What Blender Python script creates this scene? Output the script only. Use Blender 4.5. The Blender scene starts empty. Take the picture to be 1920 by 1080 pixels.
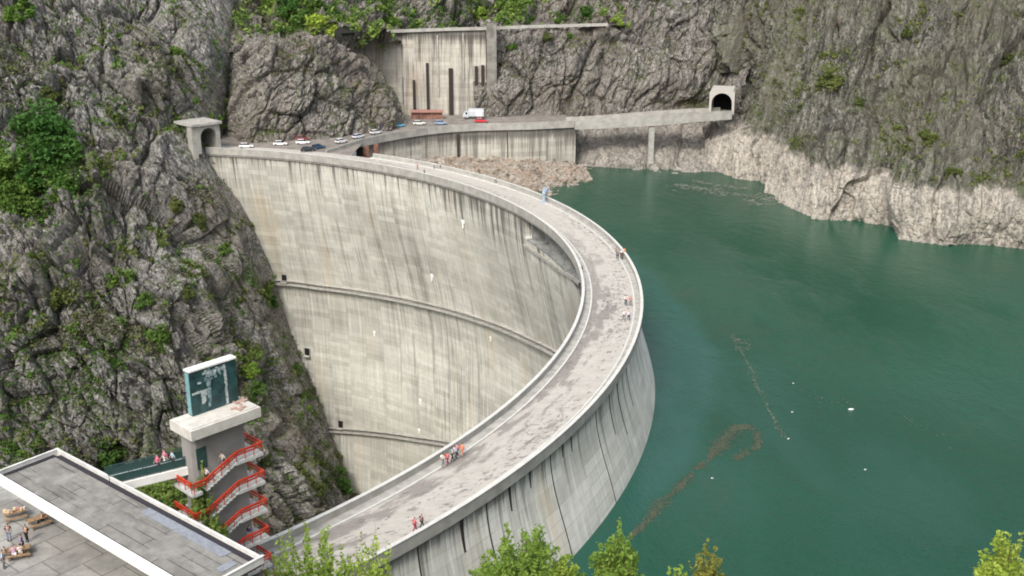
import bpy, bmesh, math, random
import numpy as np
from mathutils import Vector, Matrix
from mathutils.bvhtree import BVHTree
random.seed(7); rng = np.random.default_rng(7)
S = bpy.context.scene; C = S.collection
R = math.radians
# ------------------------------------------------------------------ camera, sky, sun, exposure
H = 58.0; PIT = 0.31714; F = 2000.0            # metres above the dam parapet; pitch; focal length in photo pixels
cam = bpy.data.cameras.new('camera'); camo = bpy.data.objects.new('camera', cam); C.objects.link(camo)
camo.location = (0, 0, H); camo.rotation_euler = (math.pi/2 - PIT, 0, 0)
cam.sensor_width = 36; cam.lens = F/1920*36; cam.clip_start = 0.5; cam.clip_end = 3000
S.camera = camo
SUN_AZ = (-0.38, -0.92); SUN_EL = 46
w = bpy.data.worlds.new('World'); S.world = w; w.use_nodes = True
wn = w.node_tree.nodes; wl = w.node_tree.links
sky = wn.new('ShaderNodeTexSky'); sky.sky_type = 'NISHITA'; sky.sun_disc = False
sky.sun_elevation = R(SUN_EL); sky.sun_rotation = math.atan2(SUN_AZ[0], SUN_AZ[1])
sky.dust_density = 4.0; sky.air_density = 1.2
hz = wn.new('ShaderNodeHueSaturation'); hz.inputs['Saturation'].default_value = .45; wl.new(sky.outputs[0], hz.inputs['Color']); wl.new(hz.outputs[0], wn['Background'].inputs[0])   # thin high cloud
wn['Background'].inputs[1].default_value = 0.15
sl = bpy.data.lights.new('sun', 'SUN'); sl.energy = 1.05; sl.angle = R(12); sl.color = (1, .95, .87)
so = bpy.data.objects.new('sun', sl); C.objects.link(so)
_h = math.hypot(*SUN_AZ); sd = Vector((SUN_AZ[0]/_h*math.cos(R(SUN_EL)), SUN_AZ[1]/_h*math.cos(R(SUN_EL)), math.sin(R(SUN_EL))))
so.rotation_euler = sd.to_track_quat('Z', 'Y').to_euler()
S.view_settings.view_transform = 'Standard'; S.view_settings.look = 'None'
S.view_settings.exposure = 0.85; S.view_settings.gamma = 1
S.cycles.filter_width = 1.9
S.cycles.max_bounces = 6

# ------------------------------------------------------------------ surveying helpers
def ray(px, py):
    x = px-960.0; y = 540.0-py
    d = np.array([x, F*math.cos(PIT)+y*math.sin(PIT), y*math.cos(PIT)-F*math.sin(PIT)])
    return d/np.linalg.norm(d)
def PZ(px, py, z):
    d = ray(px, py); return np.array([0, 0, H])+d*((z-H)/d[2])
def PY(px, py, Y):
    d = ray(px, py); return np.array([0, 0, H])+d*(Y/d[1])
CX, CY = -113.35, 184.4                          # centre of the crest circle
def pol(az, r, z): a = R(az); return (CX+r*math.cos(a), CY+r*math.sin(a), z)
RIN, ROUT = 126.0, 136.0
WATER = -15.6
def sstep(x): x = min(1, max(0, x)); return x*x*(3-2*x)
def Rd(z):
    return 126.5+9.0*sstep(-z/55.0) + (-2.0*sstep((-z-80)/50))
def Ru(z):
    return 135.5+3.9*sstep((-z-2)/18.0)+6*sstep((-z-15)/60)
def on_face(px, py):
    d = ray(px, py); o = np.array([0, 0, H]); z = -10
    for _ in range(40):
        rr = Rd(z); a = d[0]**2+d[1]**2; oc = np.array([-CX, -CY]); b = d[0]*oc[0]+d[1]*oc[1]; c = oc@oc-rr*rr
        q = b*b-a*c
        if q < 0: break
        t = (-b+math.sqrt(q))/a; p = o+d*t; z = z*.4+p[2]*.6
    return p
def azof(p): return math.degrees(math.atan2(p[1]-CY, p[0]-CX))

# ------------------------------------------------------------------ object helpers
def tag(o, label=None, cat=None, group=None, kind=None):
    if label: o['label'] = label
    if cat: o['category'] = cat
    if group: o['group'] = group
    if kind: o['kind'] = kind
    return o
def empty(name, loc=(0, 0, 0), rz=0, label=None, cat=None, group=None):
    o = bpy.data.objects.new(name, None); C.objects.link(o); o.location = loc; o.rotation_euler = (0, 0, rz)
    o.empty_display_size = .3
    return tag(o, label, cat, group)
def link(name, me, mat=None, parent=None, smooth=False):
    o = bpy.data.objects.new(name, me); C.objects.link(o)
    if mat is not None:
        for m in (mat if isinstance(mat, (list, tuple)) else [mat]): me.materials.append(m)
    if parent is not None: o.parent = parent
    if smooth: me.shade_smooth()
    return o
def mesh_np(name, V, Fq, mat=None, parent=None, smooth=False, mi=None, uv=None):
    V = np.asarray(V, np.float32).reshape(-1, 3); Fq = np.asarray(Fq, np.int32); k = Fq.shape[1]; n = len(Fq)
    me = bpy.data.meshes.new(name)
    me.vertices.add(len(V)); me.vertices.foreach_set('co', V.ravel())
    me.loops.add(n*k); me.loops.foreach_set('vertex_index', Fq.ravel())
    me.polygons.add(n); me.polygons.foreach_set('loop_start', np.arange(0, n*k, k, dtype=np.int32))
    if mi is not None: me.polygons.foreach_set('material_index', np.asarray(mi, np.int32))
    if uv is not None:
        l = me.uv_layers.new(name='UVMap'); l.data.foreach_set('uv', np.asarray(uv, np.float32)[Fq.ravel()].ravel())
    me.update(calc_edges=True); me.validate()
    if not smooth: me.shade_flat()
    return link(name, me, mat, parent, smooth)
def gridfaces(nv, nu, close_u=False, close_v=False):
    a = np.arange(nv*nu).reshape(nv, nu)
    if close_u: a = np.concatenate([a, a[:, :1]], 1)
    if close_v: a = np.concatenate([a, a[:1]], 0)
    return np.stack([a[:-1, :-1], a[:-1, 1:], a[1:, 1:], a[1:, :-1]], -1).reshape(-1, 4)
class MB:
    def __init__(s): s.b = bmesh.new()
    def box(s, size, loc=(0, 0, 0), rz=0, M=None, bev=0):
        T = Matrix.Translation(loc) @ Matrix.Rotation(rz, 4, 'Z')
        if M is not None: T = M @ T
        r = bmesh.ops.create_cube(s.b, size=1, matrix=T @ Matrix.Diagonal((*size, 1)))
        if bev:
            es = list({e for v in r['verts'] for e in v.link_edges})
            bmesh.ops.bevel(s.b, geom=es, offset=bev, segments=2, affect='EDGES')
        return s
    def bar(s, a, b, w=.1, h=None, seg=None):
        a = Vector(a); b = Vector(b); d = b-a; L = d.length
        if L < 1e-5: return s
        q = d.to_track_quat('Z', 'Y').to_matrix().to_4x4()
        T = Matrix.Translation((a+b)/2) @ q
        if seg: bmesh.ops.create_cone(s.b, cap_ends=True, segments=seg, radius1=w/2, radius2=(h if h is not None else w)/2, depth=L, matrix=T)
        else: bmesh.ops.create_cube(s.b, size=1, matrix=T @ Matrix.Diagonal((w, h or w, L, 1)))
        return s
    def prism(s, pts, z0, z1, M=None):
        """plan polygon extruded from z0 to z1 (numbers or lists)"""
        n = len(pts); Z0 = z0 if isinstance(z0, (list, tuple)) else [z0]*n; Z1 = z1 if isinstance(z1, (list, tuple)) else [z1]*n
        lo = [Vector((p[0], p[1], a)) for p, a in zip(pts, Z0)]; hi = [Vector((p[0], p[1], a)) for p, a in zip(pts, Z1)]
        if M is not None: lo = [M @ v for v in lo]; hi = [M @ v for v in hi]
        lo = [s.b.verts.new(v) for v in lo]; hi = [s.b.verts.new(v) for v in hi]
        s.b.faces.new(list(reversed(lo))); s.b.faces.new(hi)
        for i in range(n): s.b.faces.new((lo[i], lo[(i+1) % n], hi[(i+1) % n], hi[i]))
        return s
    def build(s, name, mat, parent=None, smooth=False):
        bmesh.ops.recalc_face_normals(s.b, faces=s.b.faces)
        me = bpy.data.meshes.new(name); s.b.to_mesh(me); s.b.free()
        return link(name, me, mat, parent, smooth)
def children(o): return list(o.children)
def copy_tree(o, parent=None):
    c = o.copy(); C.objects.link(c); c.parent = parent
    for ch in children(o): copy_tree(ch, c)
    return c

# ------------------------------------------------------------------ numpy noise
def hsh(i, j, k, s=0):
    h = (i.astype(np.int64)*374761393+j.astype(np.int64)*668265263+k.astype(np.int64)*2147483647+s*1274126177) & 0xffffffff
    h = ((h ^ (h >> 13))*1274126177) & 0xffffffff
    return ((h ^ (h >> 16)) & 0xffffff).astype(np.float32)/np.float32(0xffffff)
def vnoise(P, s=0):
    i = np.floor(P).astype(np.int64); f = (P-i).astype(np.float32); f = f*f*(3-2*f); o = 0
    for a in (0, 1):
        for b in (0, 1):
            for c in (0, 1):
                wgt = (f[:, 0] if a else 1-f[:, 0])*(f[:, 1] if b else 1-f[:, 1])*(f[:, 2] if c else 1-f[:, 2])
                o = o+wgt*hsh(i[:, 0]+a, i[:, 1]+b, i[:, 2]+c, s)
    return o*2-1
def fbm(P, n=4, s=0):
    o = 0; a = 1.0; t = 0
    for k in range(n): o = o+a*vnoise(P*2**k, s+k); t += a; a *= .5
    return o/t
def facets(P, s=0, tilt=.9, crack=0.0, cw=.10):
    """broken-rock relief: every Voronoi cell is a tilted plane at its own height, open joints between cells"""
    i = np.floor(P).astype(np.int64); best = np.full(len(P), 9e9, np.float32); sec = best.copy(); out = np.zeros(len(P), np.float32)
    for a in (-1, 0, 1):
        for b in (-1, 0, 1):
            for c in (-1, 0, 1):
                q = i+[a, b, c]; h0, h1, h2, h3, h4, h5, h6 = [hsh(q[:, 0], q[:, 1], q[:, 2], s+k) for k in range(7)]
                dx = P[:, 0]-q[:, 0]-h0; dy = P[:, 1]-q[:, 1]-h1; dz = P[:, 2]-q[:, 2]-h2; d = (dx*dx+dy*dy+dz*dz).astype(np.float32)
                v = h3-.5+tilt*(dx*(h4-.5)+dy*(h5-.5)+dz*(h6-.5))
                m = d < best; sec = np.where(m, best, np.minimum(sec, d)); out = np.where(m, v, out); best = np.where(m, d, best)
    if crack: out = out-crack*np.exp(-((np.sqrt(sec)-np.sqrt(best))/cw)**2)*(h3*0+.5+.5*np.clip(fbm(P*.6, 2, s+9)*2+.6, 0, 1))
    return out.astype(np.float32)

# ------------------------------------------------------------------ materials
def lin(c): return tuple((x/255/12.92 if x/255 <= .04045 else ((x/255+.055)/1.055)**2.4) for x in c)
class NT:
    def __init__(s, name):
        s.m = bpy.data.materials.new(name); s.m.use_nodes = True; s.t = s.m.node_tree; s.n = s.t.nodes
        s.bsdf = s.n['Principled BSDF']; s.bsdf.inputs['Roughness'].default_value = .85
        s.bsdf.inputs['Specular IOR Level'].default_value = .3
    def new(s, ty, **k):
        n = s.n.new(ty)
        for a, b in k.items(): setattr(n, a, b)
        return n
    def L(s, a, b): s.t.links.new(a, b)
    def co(s, kind='Object', scale=(1, 1, 1), rot=(0, 0, 0)):
        tc = s.new('ShaderNodeTexCoord'); mp = s.new('ShaderNodeMapping')
        mp.inputs['Scale'].default_value = scale; mp.inputs['Rotation'].default_value = rot
        s.L(tc.outputs[kind], mp.inputs[0]); return mp.outputs[0]
    def along(s, axis, stretch):
        tc = s.new('ShaderNodeTexCoord'); mp = s.new('ShaderNodeMapping', vector_type='TEXTURE')
        mp.inputs['Rotation'].default_value = Vector(axis).to_track_quat('Z', 'Y').to_euler(); mp.inputs['Scale'].default_value = (1, 1, stretch)
        s.L(tc.outputs['Object'], mp.inputs[0]); return mp.outputs[0]
    def noise(s, vec, scale, det=4, rough=.55, dist=0):
        n = s.new('ShaderNodeTexNoise'); s.L(vec, n.inputs['Vector']); n.inputs['Scale'].default_value = scale
        n.inputs['Detail'].default_value = det; n.inputs['Roughness'].default_value = rough; n.inputs['Distortion'].default_value = dist
        return n.outputs['Fac']
    def ramp(s, fac, a, b, lo=0., hi=1.):
        n = s.new('ShaderNodeMapRange', interpolation_type='SMOOTHSTEP'); s.L(fac, n.inputs[0])
        for i, v in zip((1, 2, 3, 4), (a, b, lo, hi)): n.inputs[i].default_value = v
        return n.outputs[0]
    def math(s, op, a, b=None, clamp=False):
        n = s.new('ShaderNodeMath', operation=op, use_clamp=clamp)
        for i, v in enumerate((a, b)):
            if v is None: continue
            if isinstance(v, (int, float)): n.inputs[i].default_value = v
            else: s.L(v, n.inputs[i])
        return n.outputs[0]
    def mix(s, fac, a, b, mode='MIX'):
        n = s.new('ShaderNodeMix', data_type='RGBA', blend_type=mode)
        for i, v in ((0, fac), (6, a), (7, b)):
            if isinstance(v, (int, float)): n.inputs[i].default_value = v
            elif isinstance(v, tuple): n.inputs[i].default_value = (*v[:3], 1)
            else: s.L(v, n.inputs[i])
        return n.outputs[2]
    def sep(s, vec):
        n = s.new('ShaderNodeSeparateXYZ'); s.L(vec, n.inputs[0]); return n.outputs
    def color(s, c):
        if isinstance(c, tuple): s.bsdf.inputs['Base Color'].default_value = (*c, 1)
        else: s.L(c, s.bsdf.inputs['Base Color'])
        return s
    def bump(s, h, strength=.4, dist=.1):
        n = s.new('ShaderNodeBump'); n.inputs['Strength'].default_value = strength; n.inputs['Distance'].default_value = dist
        s.L(h, n.inputs['Height']); s.L(n.outputs[0], s.bsdf.inputs['Normal']); return s
def plain(name, c, rough=.6, metal=0, var=.12, scale=3):
    m = NT(name); v = m.co(); n = m.noise(v, scale, 4)
    m.color(m.mix(m.ramp(n, .3, .7), tuple(x*(1-var) for x in c), tuple(min(1, x*(1+var)) for x in c)))
    m.bsdf.inputs['Roughness'].default_value = rough; m.bsdf.inputs['Metallic'].default_value = metal
    return m.m

def rock(name, axis, stretch, dark, light, warm, moss=.5, ring=False, ochre=.25, rust=None, streak=False):
    """weathered rock: strata-aligned grain, cracks, lichen, moss on what faces up, and a pale drawdown ring"""
    m = NT(name); base = m.co('Object'); al = m.along(axis, stretch)
    big = m.noise(base, .035, 3); med = m.noise(al, .55, 5, .7); fine = m.noise(al, 1.7, 4, .75); grit = m.noise(base, 1.6, 3, .75)
    c = m.mix(m.ramp(med, .34, .64), dark, light)
    c = m.mix(m.ramp(fine, .50, .66, 0, .85), c, tuple(min(1, x*1.7) for x in light))
    c = m.mix(m.ramp(grit, .54, .68, 0, .6), c, tuple(min(1, x*1.9) for x in light))
    c = m.mix(m.ramp(fine, .48, .38, 0, .9), c, tuple(x*.40 for x in dark))
    c = m.mix(m.ramp(grit, .44, .34, 0, .7), c, tuple(x*.45 for x in dark))
    if streak:
        sk = m.noise(m.along(axis, 16), .75, 4, .7); sk2 = m.noise(m.along(axis, 9), .28, 3, .6)
        c = m.mix(m.ramp(sk, .49, .37, 0, .85), c, tuple(x*.42 for x in dark)); c = m.mix(m.ramp(sk, .54, .66, 0, .6), c, tuple(min(1, x*1.5) for x in light))
        c = m.mix(m.ramp(sk2, .50, .38, 0, .6), c, tuple(x*.5 for x in dark))
    c = m.mix(m.ramp(big, .42, .62, 0, .55), c, warm)
    o = m.noise(base, .09, 4, .6)
    c = m.mix(m.ramp(o, .66, .74, 0, ochre), c, (.26, .13, .07))
    geo = m.new('ShaderNodeNewGeometry'); nz = m.sep(geo.outputs['Normal'])[2]
    z = m.sep(base)[2]
    mo = m.noise(base, .075, 5, .7); mo2 = m.noise(base, .6, 4, .7)
    f = m.math('ADD', m.math('MULTIPLY', nz, .30), m.math('ADD', m.math('MULTIPLY', mo, .9), m.math('MULTIPLY', mo2, .55)))
    f = m.ramp(f, 1.06-.30*moss, 1.30-.30*moss, 0, .8)
    g = m.mix(m.ramp(grit, .35, .65), (.045, .06, .025), (.115, .135, .05))
    if ring:
        rk = m.noise(base, .9, 5, .75)
        jag = m.math('ADD', z, m.math('MULTIPLY', m.math('SUBTRACT', m.noise(al, .22, 4, .6), .5), 7))
        rg = m.ramp(jag, -3.2, -1.6, 1, 0)
        f = m.math('MULTIPLY', f, m.math('SUBTRACT', 1.0, rg))
        pale = m.mix(m.ramp(med, .36, .64), (.25, .23, .20), (.44, .40, .34))
        pale = m.mix(m.ramp(rk, .52, .64, 0, .7), pale, (.47, .43, .37))
        pale = m.mix(m.ramp(rk, .47, .37, 0, .8), pale, (.13, .12, .11))
        pale = m.mix(m.ramp(fine, .46, .36, 0, .8), pale, (.11, .105, .10))
        rg = m.math('MULTIPLY', rg, float(ring))
        c = m.mix(rg, c, pale)
    c = m.mix(f, c, g)
    if rust is not None:
        dn = m.new('ShaderNodeVectorMath', operation='DISTANCE'); m.L(base, dn.inputs[0]); dn.inputs[1].default_value = rust
        c = m.mix(m.ramp(m.math('ADD', dn.outputs['Value'], m.math('MULTIPLY', m.math('SUBTRACT', grit, .5), 7)), 3.0, 6.5, .7, 0), c, (.24, .10, .055))
    m.color(c); m.bsdf.inputs['Roughness'].default_value = .95
    m.bump(m.math('ADD', m.math('MULTIPLY', fine, .6), grit), .9, .5)
    return m.m

def dam_concrete(name, base, joints=0, streak=.6, topstain=.6):
    """aged mass concrete; UV in metres: u along the arch, v = height"""
    m = NT(name); uv = m.co('UV'); v = m.sep(uv)[1]; u = m.sep(uv)[0]
    st = m.noise(m.co('UV', scale=(.5, .018, 1)), 1, 5, .65); st2 = m.noise(m.co('UV', scale=(1.7, .05, 1)), 1, 4, .65)
    blot = m.noise(m.co('UV', scale=(.03, .05, 1)), 1, 4, .6); grain = m.noise(m.co('UV', scale=(.6, .6, 1)), 1, 5, .7)
    c = m.mix(m.ramp(blot, .35, .65), tuple(x*.80 for x in base), tuple(x*1.12 for x in base))
    c = m.mix(m.ramp(grain, .35, .7, 0, .5), c, tuple(x*.74 for x in base))
    warm = m.noise(m.co('UV', scale=(.13, .02, 1)), 1, 3, .6)
    c = m.mix(m.ramp(warm, .55, .72, 0, .5), c, (base[0]*.98, base[1]*.80, base[2]*.60))
    zn = m.ramp(m.noise(m.co('UV', scale=(.028, .012, 1)), 1, 3, .6), .40, .60, .25, 1.0); bonus = m.math('MULTIPLY', m.math('MULTIPLY', m.ramp(u, 22, 45, 0, 1), m.ramp(u, 85, 105, 1, 0)), 5.0)
    c = m.mix(m.math('MULTIPLY', zn, m.ramp(st, .50, .62, 0, streak)), c, tuple(x*.50 for x in base))
    c = m.mix(m.math('MULTIPLY', zn, m.ramp(st2, .54, .66, 0, streak)), c, tuple(x*.48 for x in base))
    c = m.mix(m.ramp(st2, .44, .34, 0, .6), c, tuple(min(1, x*1.28) for x in base))
    st3 = m.noise(m.co('UV', scale=(4.5, .16, 1)), 1, 3, .6)
    c = m.mix(m.math('MULTIPLY', zn, m.ramp(st3, .55, .68, 0, streak*.8)), c, tuple(x*.55 for x in base))
    # run-off stains hanging from the crest
    dep = m.math('ADD', v, m.math('MULTIPLY', m.math('SUBTRACT', m.noise(m.co('UV', scale=(.42, .0, 1)), 1, 5, .75), .5), 100))
    dep = m.math('ADD', dep, bonus)
    c = m.mix(m.ramp(dep, -3.0, 3.5, 0, topstain), c, (.085, .078, .066))
    dep2 = m.math('ADD', v, m.math('MULTIPLY', m.math('SUBTRACT', m.noise(m.co('UV', scale=(1.2, .0, 3)), 1.0, 4, .8), .5), 45))
    c = m.mix(m.ramp(dep2, -1.5, 1.8, 0, topstain*1.15), c, (.06, .055, .05))
    rim = m.math('ADD', v, m.math('MULTIPLY', m.noise(m.co('UV', scale=(1.3, .0, 3)), 1.0, 3, .7), 5))
    c = m.mix(m.ramp(rim, -1.2, .6, 0, .7), c, (.10, .095, .085))
    # lift lines and shutter joints
    br = m.new('ShaderNodeTexBrick', offset=0.0); m.L(uv, br.inputs['Vector']); br.inputs['Scale'].default_value = 1
    br.inputs['Brick Width'].default_value = 3.1; br.inputs['Row Height'].default_value = 1.5; br.inputs['Mortar Size'].default_value = .05
    br.inputs['Mortar Smooth'].default_value = .5
    ln = m.math('MULTIPLY', br.outputs['Fac'], m.ramp(m.noise(m.co('UV', scale=(.08, .1, 1)), 1, 3), .35, .7, .1, .8))
    c = m.mix(m.math('MULTIPLY', ln, .75), c, tuple(x*.32 for x in base))
    br2 = m.new('ShaderNodeTexBrick', offset=0.0); m.L(uv, br2.inputs['Vector']); br2.inputs['Scale'].default_value = 1
    br2.inputs['Color1'].default_value = (.0, .0, .0, 1); br2.inputs['Color2'].default_value = (1, 1, 1, 1); br2.inputs['Mortar'].default_value = (.5, .5, .5, 1)
    br2.inputs['Brick Width'].default_value = 6.2; br2.inputs['Row Height'].default_value = 1.5; br2.inputs['Mortar Size'].default_value = .0
    c = m.mix(.22, c, br2.outputs['Color'], 'SOFT_LIGHT')
    m.color(c); m.bump(m.math('SUBTRACT', grain, m.math('MULTIPLY', br.outputs['Fac'], .8)), .35, .08)
    m.bsdf.inputs['Roughness'].default_value = .9
    return m.m

CONC = (.47, .45, .395)
M = {}
M['down'] = dam_concrete('weathered_concrete', (.535, .525, .465), streak=.78, topstain=.85)
M['up'] = dam_concrete('upstream_concrete', (.63, .62, .56), streak=.55, topstain=.6)
M['wall'] = dam_concrete('retaining_concrete', (.46, .43, .375), streak=.95, topstain=.8)
M['wall2'] = dam_concrete('quay_concrete', (.46, .44, .385), streak=.3, topstain=.6)
M['slot'] = plain('stained_joint', (.04, .033, .028), .95)
M['conc'] = plain('concrete', (.36, .35, .32), .9, var=.2, scale=.7)
M['parapet'] = plain('parapet_concrete', (.34, .33, .30), .85, var=.16, scale=.5)
M['kerb'] = plain('whitewashed_kerb', (.56, .55, .51), .7, var=.08, scale=1)
M['white'] = plain('white_paint', (.82, .81, .77), .55, var=.05, scale=1)
M['trim'] = plain('weathered_white_trim', (.64, .63, .60), .6, var=.14, scale=.8)
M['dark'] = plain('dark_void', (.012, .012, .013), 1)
M['glass'] = plain('car_glass', (.02, .025, .03), .08)
M['tyre'] = plain('tyre_rubber', (.02, .02, .02), .9)
M['rim'] = plain('wheel_metal', (.45, .45, .46), .35, .8)
M['lamp'] = plain('lamp_lens', (.75, .75, .72), .2)
M['red_lens'] = plain('red_lens', (.4, .02, .02), .2)
M['bark'] = plain('bark', (.11, .085, .06), .95, var=.35)
M['red_rail'] = plain('red_railing_paint', (.50, .045, .02), .5, var=.15)
M['teal'] = plain('teal_painted_panel', (.028, .068, .07), .35, var=.4, scale=1.2)
M['teal_mesh'] = plain('green_steel', (.03, .07, .065), .6)
M['steel'] = plain('pale_blue_steel', (.42, .50, .60), .5, .2)
M['wood'] = plain('timber', (.30, .20, .11), .8, var=.3)
M['drift'] = plain('driftwood', (.25, .2, .15), .95, var=.5, scale=.4)
M['brown_tin'] = plain('brown_sheet', (.20, .10, .075), .8, var=.35, scale=.5)
M['silver'] = plain('grey_panel', (.50, .53, .56), .5, .1)
M['skin'] = plain('skin', (.55, .34, .25), .6)
M['hair'] = plain('dark_hair', (.035, .025, .02), .7)
M['foam'] = plain('white_plastic', (.85, .85, .83), .4)

m = NT('deck_concrete'); uv = m.co('UV')
g = m.noise(uv, .5, 6, .7); p1 = m.noise(m.co('UV', scale=(.13, .5, 1)), 1, 5, .65); p2 = m.noise(m.co('UV', scale=(.8, 1.3, 1)), 1, 6, .75, .3); zone = m.noise(m.co('UV', scale=(.028, .16, 1)), 1, 2)
c = m.mix(m.ramp(g, .3, .7), (.385, .36, .32), (.475, .445, .40))
vv = m.sep(uv)[1]
side = m.ramp(vv, 128, 133.5, .16, -.10); uu = m.sep(uv)[0]; nearp = m.ramp(uu, 60, -20, .12, 1)
c = m.mix(m.math('MULTIPLY', nearp, m.ramp(m.math('ADD', m.math('ADD', p1, side), m.math('MULTIPLY', m.math('SUBTRACT', zone, .5), .55)), .54, .66, 0, .72)), c, (.18, .16, .145))
c = m.mix(m.ramp(m.math('ADD', p2, m.math('MULTIPLY', m.math('SUBTRACT', zone, .5), .35)), .55, .63, 0, .72), c, (.13, .12, .11))
c = m.mix(m.ramp(p2, .33, .25, 0, .5), c, (.62, .60, .55))
m.color(c); m.bump(g, .3, .03); M['deck'] = m.m
m = NT('asphalt'); v = m.co(); g = m.noise(v, .4, 5, .7)
m.color(m.mix(m.ramp(g, .3, .7), (.15, .135, .12), (.27, .245, .215))); M['asphalt'] = m.m
m = NT('soil'); v = m.co(); g = m.noise(v, .3, 6, .7)
m.color(m.mix(m.ramp(g, .35, .65), (.05, .06, .025), (.10, .095, .05))); M['soil'] = m.m
m = NT('rubble'); v = m.co(); g = m.noise(v, .8, 6, .75); g2 = m.noise(v, .15, 3)
c = m.mix(m.ramp(g, .32, .68), (.13, .11, .09), (.40, .36, .30)); c = m.mix(m.ramp(g2, .45, .65, 0, .6), c, (.26, .19, .14))
m.color(c); m.bump(g, .8, .4); M['rubble'] = m.m

def leaf(name, a, b, tr=.35):
    m = NT(name); v = m.co(); n = m.noise(v, .9, 3); 
    oi = m.new('ShaderNodeObjectInfo')
    c = m.mix(m.ramp(n, .3, .7), a, b)
    hs = m.new('ShaderNodeHueSaturation'); m.L(c, hs.inputs['Color'])
    m.L(m.ramp(oi.outputs['Random'], 0, 1, .485, .515), hs.inputs['Hue']); m.L(m.ramp(oi.outputs['Random'], 1, 0, .8, 1.2), hs.inputs['Value'])
    m.color(hs.outputs[0]); m.bsdf.inputs['Roughness'].default_value = .7
    t = m.new('ShaderNodeBsdfTranslucent'); m.L(hs.outputs[0], t.inputs[0]); mx = m.new('ShaderNodeMixShader'); mx.inputs[0].default_value = tr
    m.L(m.bsdf.outputs[0], mx.inputs[1]); m.L(t.outputs[0], mx.inputs[2]); m.L(mx.outputs[0], m.n['Material Output'].inputs[0])
    return m.m
M['leaf_bright'] = leaf('spring_leaves', (.23, .35, .045), (.36, .47, .09))
M['leaf_mid'] = leaf('green_leaves', (.07, .145, .025), (.14, .24, .05))
M['leaf_deep'] = leaf('deep_green_leaves', (.06, .145, .025), (.13, .24, .045))
M['leaf_olive'] = leaf('olive_leaves', (.095, .13, .035), (.16, .19, .055))
M['twig'] = plain('bare_twigs', (.13, .115, .09), .95, var=.4, scale=.5)
M['leaf_spring'] = leaf('spring_green_leaves', (.13, .21, .045), (.21, .31, .07))
M['leaf_ochre'] = leaf('ochre_leaves', (.22, .23, .04), (.31, .30, .06))

# ------------------------------------------------------------------ cliffs
def spline(rows, n):
    """rows (k,...) resampled smoothly to n along axis 0 (Catmull-Rom)"""
    rows = np.asarray(rows, float); k = len(rows); t = np.linspace(0, k-1, n); i = np.clip(t.astype(int), 0, k-2); f = (t-i)
    f = f.reshape(-1, *([1]*(rows.ndim-1)))
    p0 = rows[np.clip(i-1, 0, k-1)]; p1 = rows[i]; p2 = rows[i+1]; p3 = rows[np.clip(i+2, 0, k-1)]
    return p1+.5*f*(p2-p0+f*(2*p0-5*p1+4*p2-p3+f*(3*(p1-p2)+p3-p0)))
def lingrid(rows, n):
    rows = np.asarray(rows, float); k = len(rows); t = np.linspace(0, k-1, n); i = np.clip(t.astype(int), 0, k-2); f = (t-i).reshape(-1, *([1]*(rows.ndim-1)))
    return rows[i]*(1-f)+rows[i+1]*f
CLIFFS = []
def cliff(name, ctrl, nu, nv, mat, amp, axis, stretch, seed, label=None, fade_l=0, fade_r=0, lin_=False, gully=1.0, slab=1.0, hid=0.0, shore=False, iso=0.0):
    """ctrl[row][col] = world point; relief is pushed out along the surface normal"""
    G = np.array(ctrl, float); fn = lingrid if lin_ else spline
    G = fn(G, nv); G = np.swapaxes(fn(np.swapaxes(G, 0, 1), nu), 0, 1)
    du = np.gradient(G, axis=1); dv = np.gradient(G, axis=0); N = np.cross(du, dv); N /= np.linalg.norm(N, axis=2, keepdims=True)
    if (N[:, :, 1].mean()) > 0: N = -N
    P = G.reshape(-1, 3)
    # strata frame: long axis 'axis'
    a = Vector(axis).normalized(); b = a.orthogonal().normalized(); c = a.cross(b)
    Q = np.stack([P@np.array(a)/stretch, P@np.array(b), P@np.array(c)], 1)
    Q = Q+np.stack([fbm(P/12, 2, seed+50+i) for i in range(3)], 1)*1.2
    d = 1.0*fbm(P/38, 3, seed)*5.5+gully*(1-4.5*np.abs(fbm(Q/13, 2, seed+70)))*2.4+slab*facets(Q/20, seed+60, 1.1, .45, .06)*8.0+facets(Q/8, seed+10, 1.2, .55, .07)*4.2+facets(Q/3.4, seed+20, 1.1, .55, .10)*2.0+facets(Q/1.5, seed+30, 1.2)*1.0+facets(Q/.75, seed+40, 1.2)*.45
    if iso: d = d+iso*(facets(P/2.2, seed+80, 1.2, .6, .09)+.5*facets(P/1.0, seed+88, 1.2))
    if shore: d = d*(.42+.58*np.clip((P[:, 2]-(-4))/9, 0, 1))          # wave-worn below the high-water mark
    d = (d*amp).reshape(nv, nu)
    ff = np.ones(nu); x = np.linspace(0, 1, nu)
    if fade_l: ff *= np.clip(x/fade_l, .12, 1)
    if fade_r: ff *= np.clip((1-x-hid)/fade_r, .10, 1)
    V = G+N*(d*ff)[:, :, None]
    Fq = gridfaces(nv, nu)
    o = mesh_np(name, V, Fq, mat); tag(o, kind='structure')
    if label: o['label'] = label
    CLIFFS.append((o, V.reshape(-1, 3), Fq, nu, nv))
    return o

M['rock_left'] = rock('grey_schist', (.45, .1, -.9), 2.2, (.125, .12, .117), (.255, .247, .235), (.175, .155, .13), moss=.80, rust=tuple(PY(62, 612, 250)))
M['rock_back'] = rock('mottled_rock', (.3, .1, 1), 2.0, (.10, .095, .088), (.235, .22, .20), (.19, .165, .14), moss=.48, ring=.55)
M['rock_right'] = rock('steep_streaked_rock', (.30, .62, .85), 7.0, (.082, .08, .07), (.19, .182, .158), (.145, .138, .105), moss=.66, ring=True, streak=True)

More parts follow.
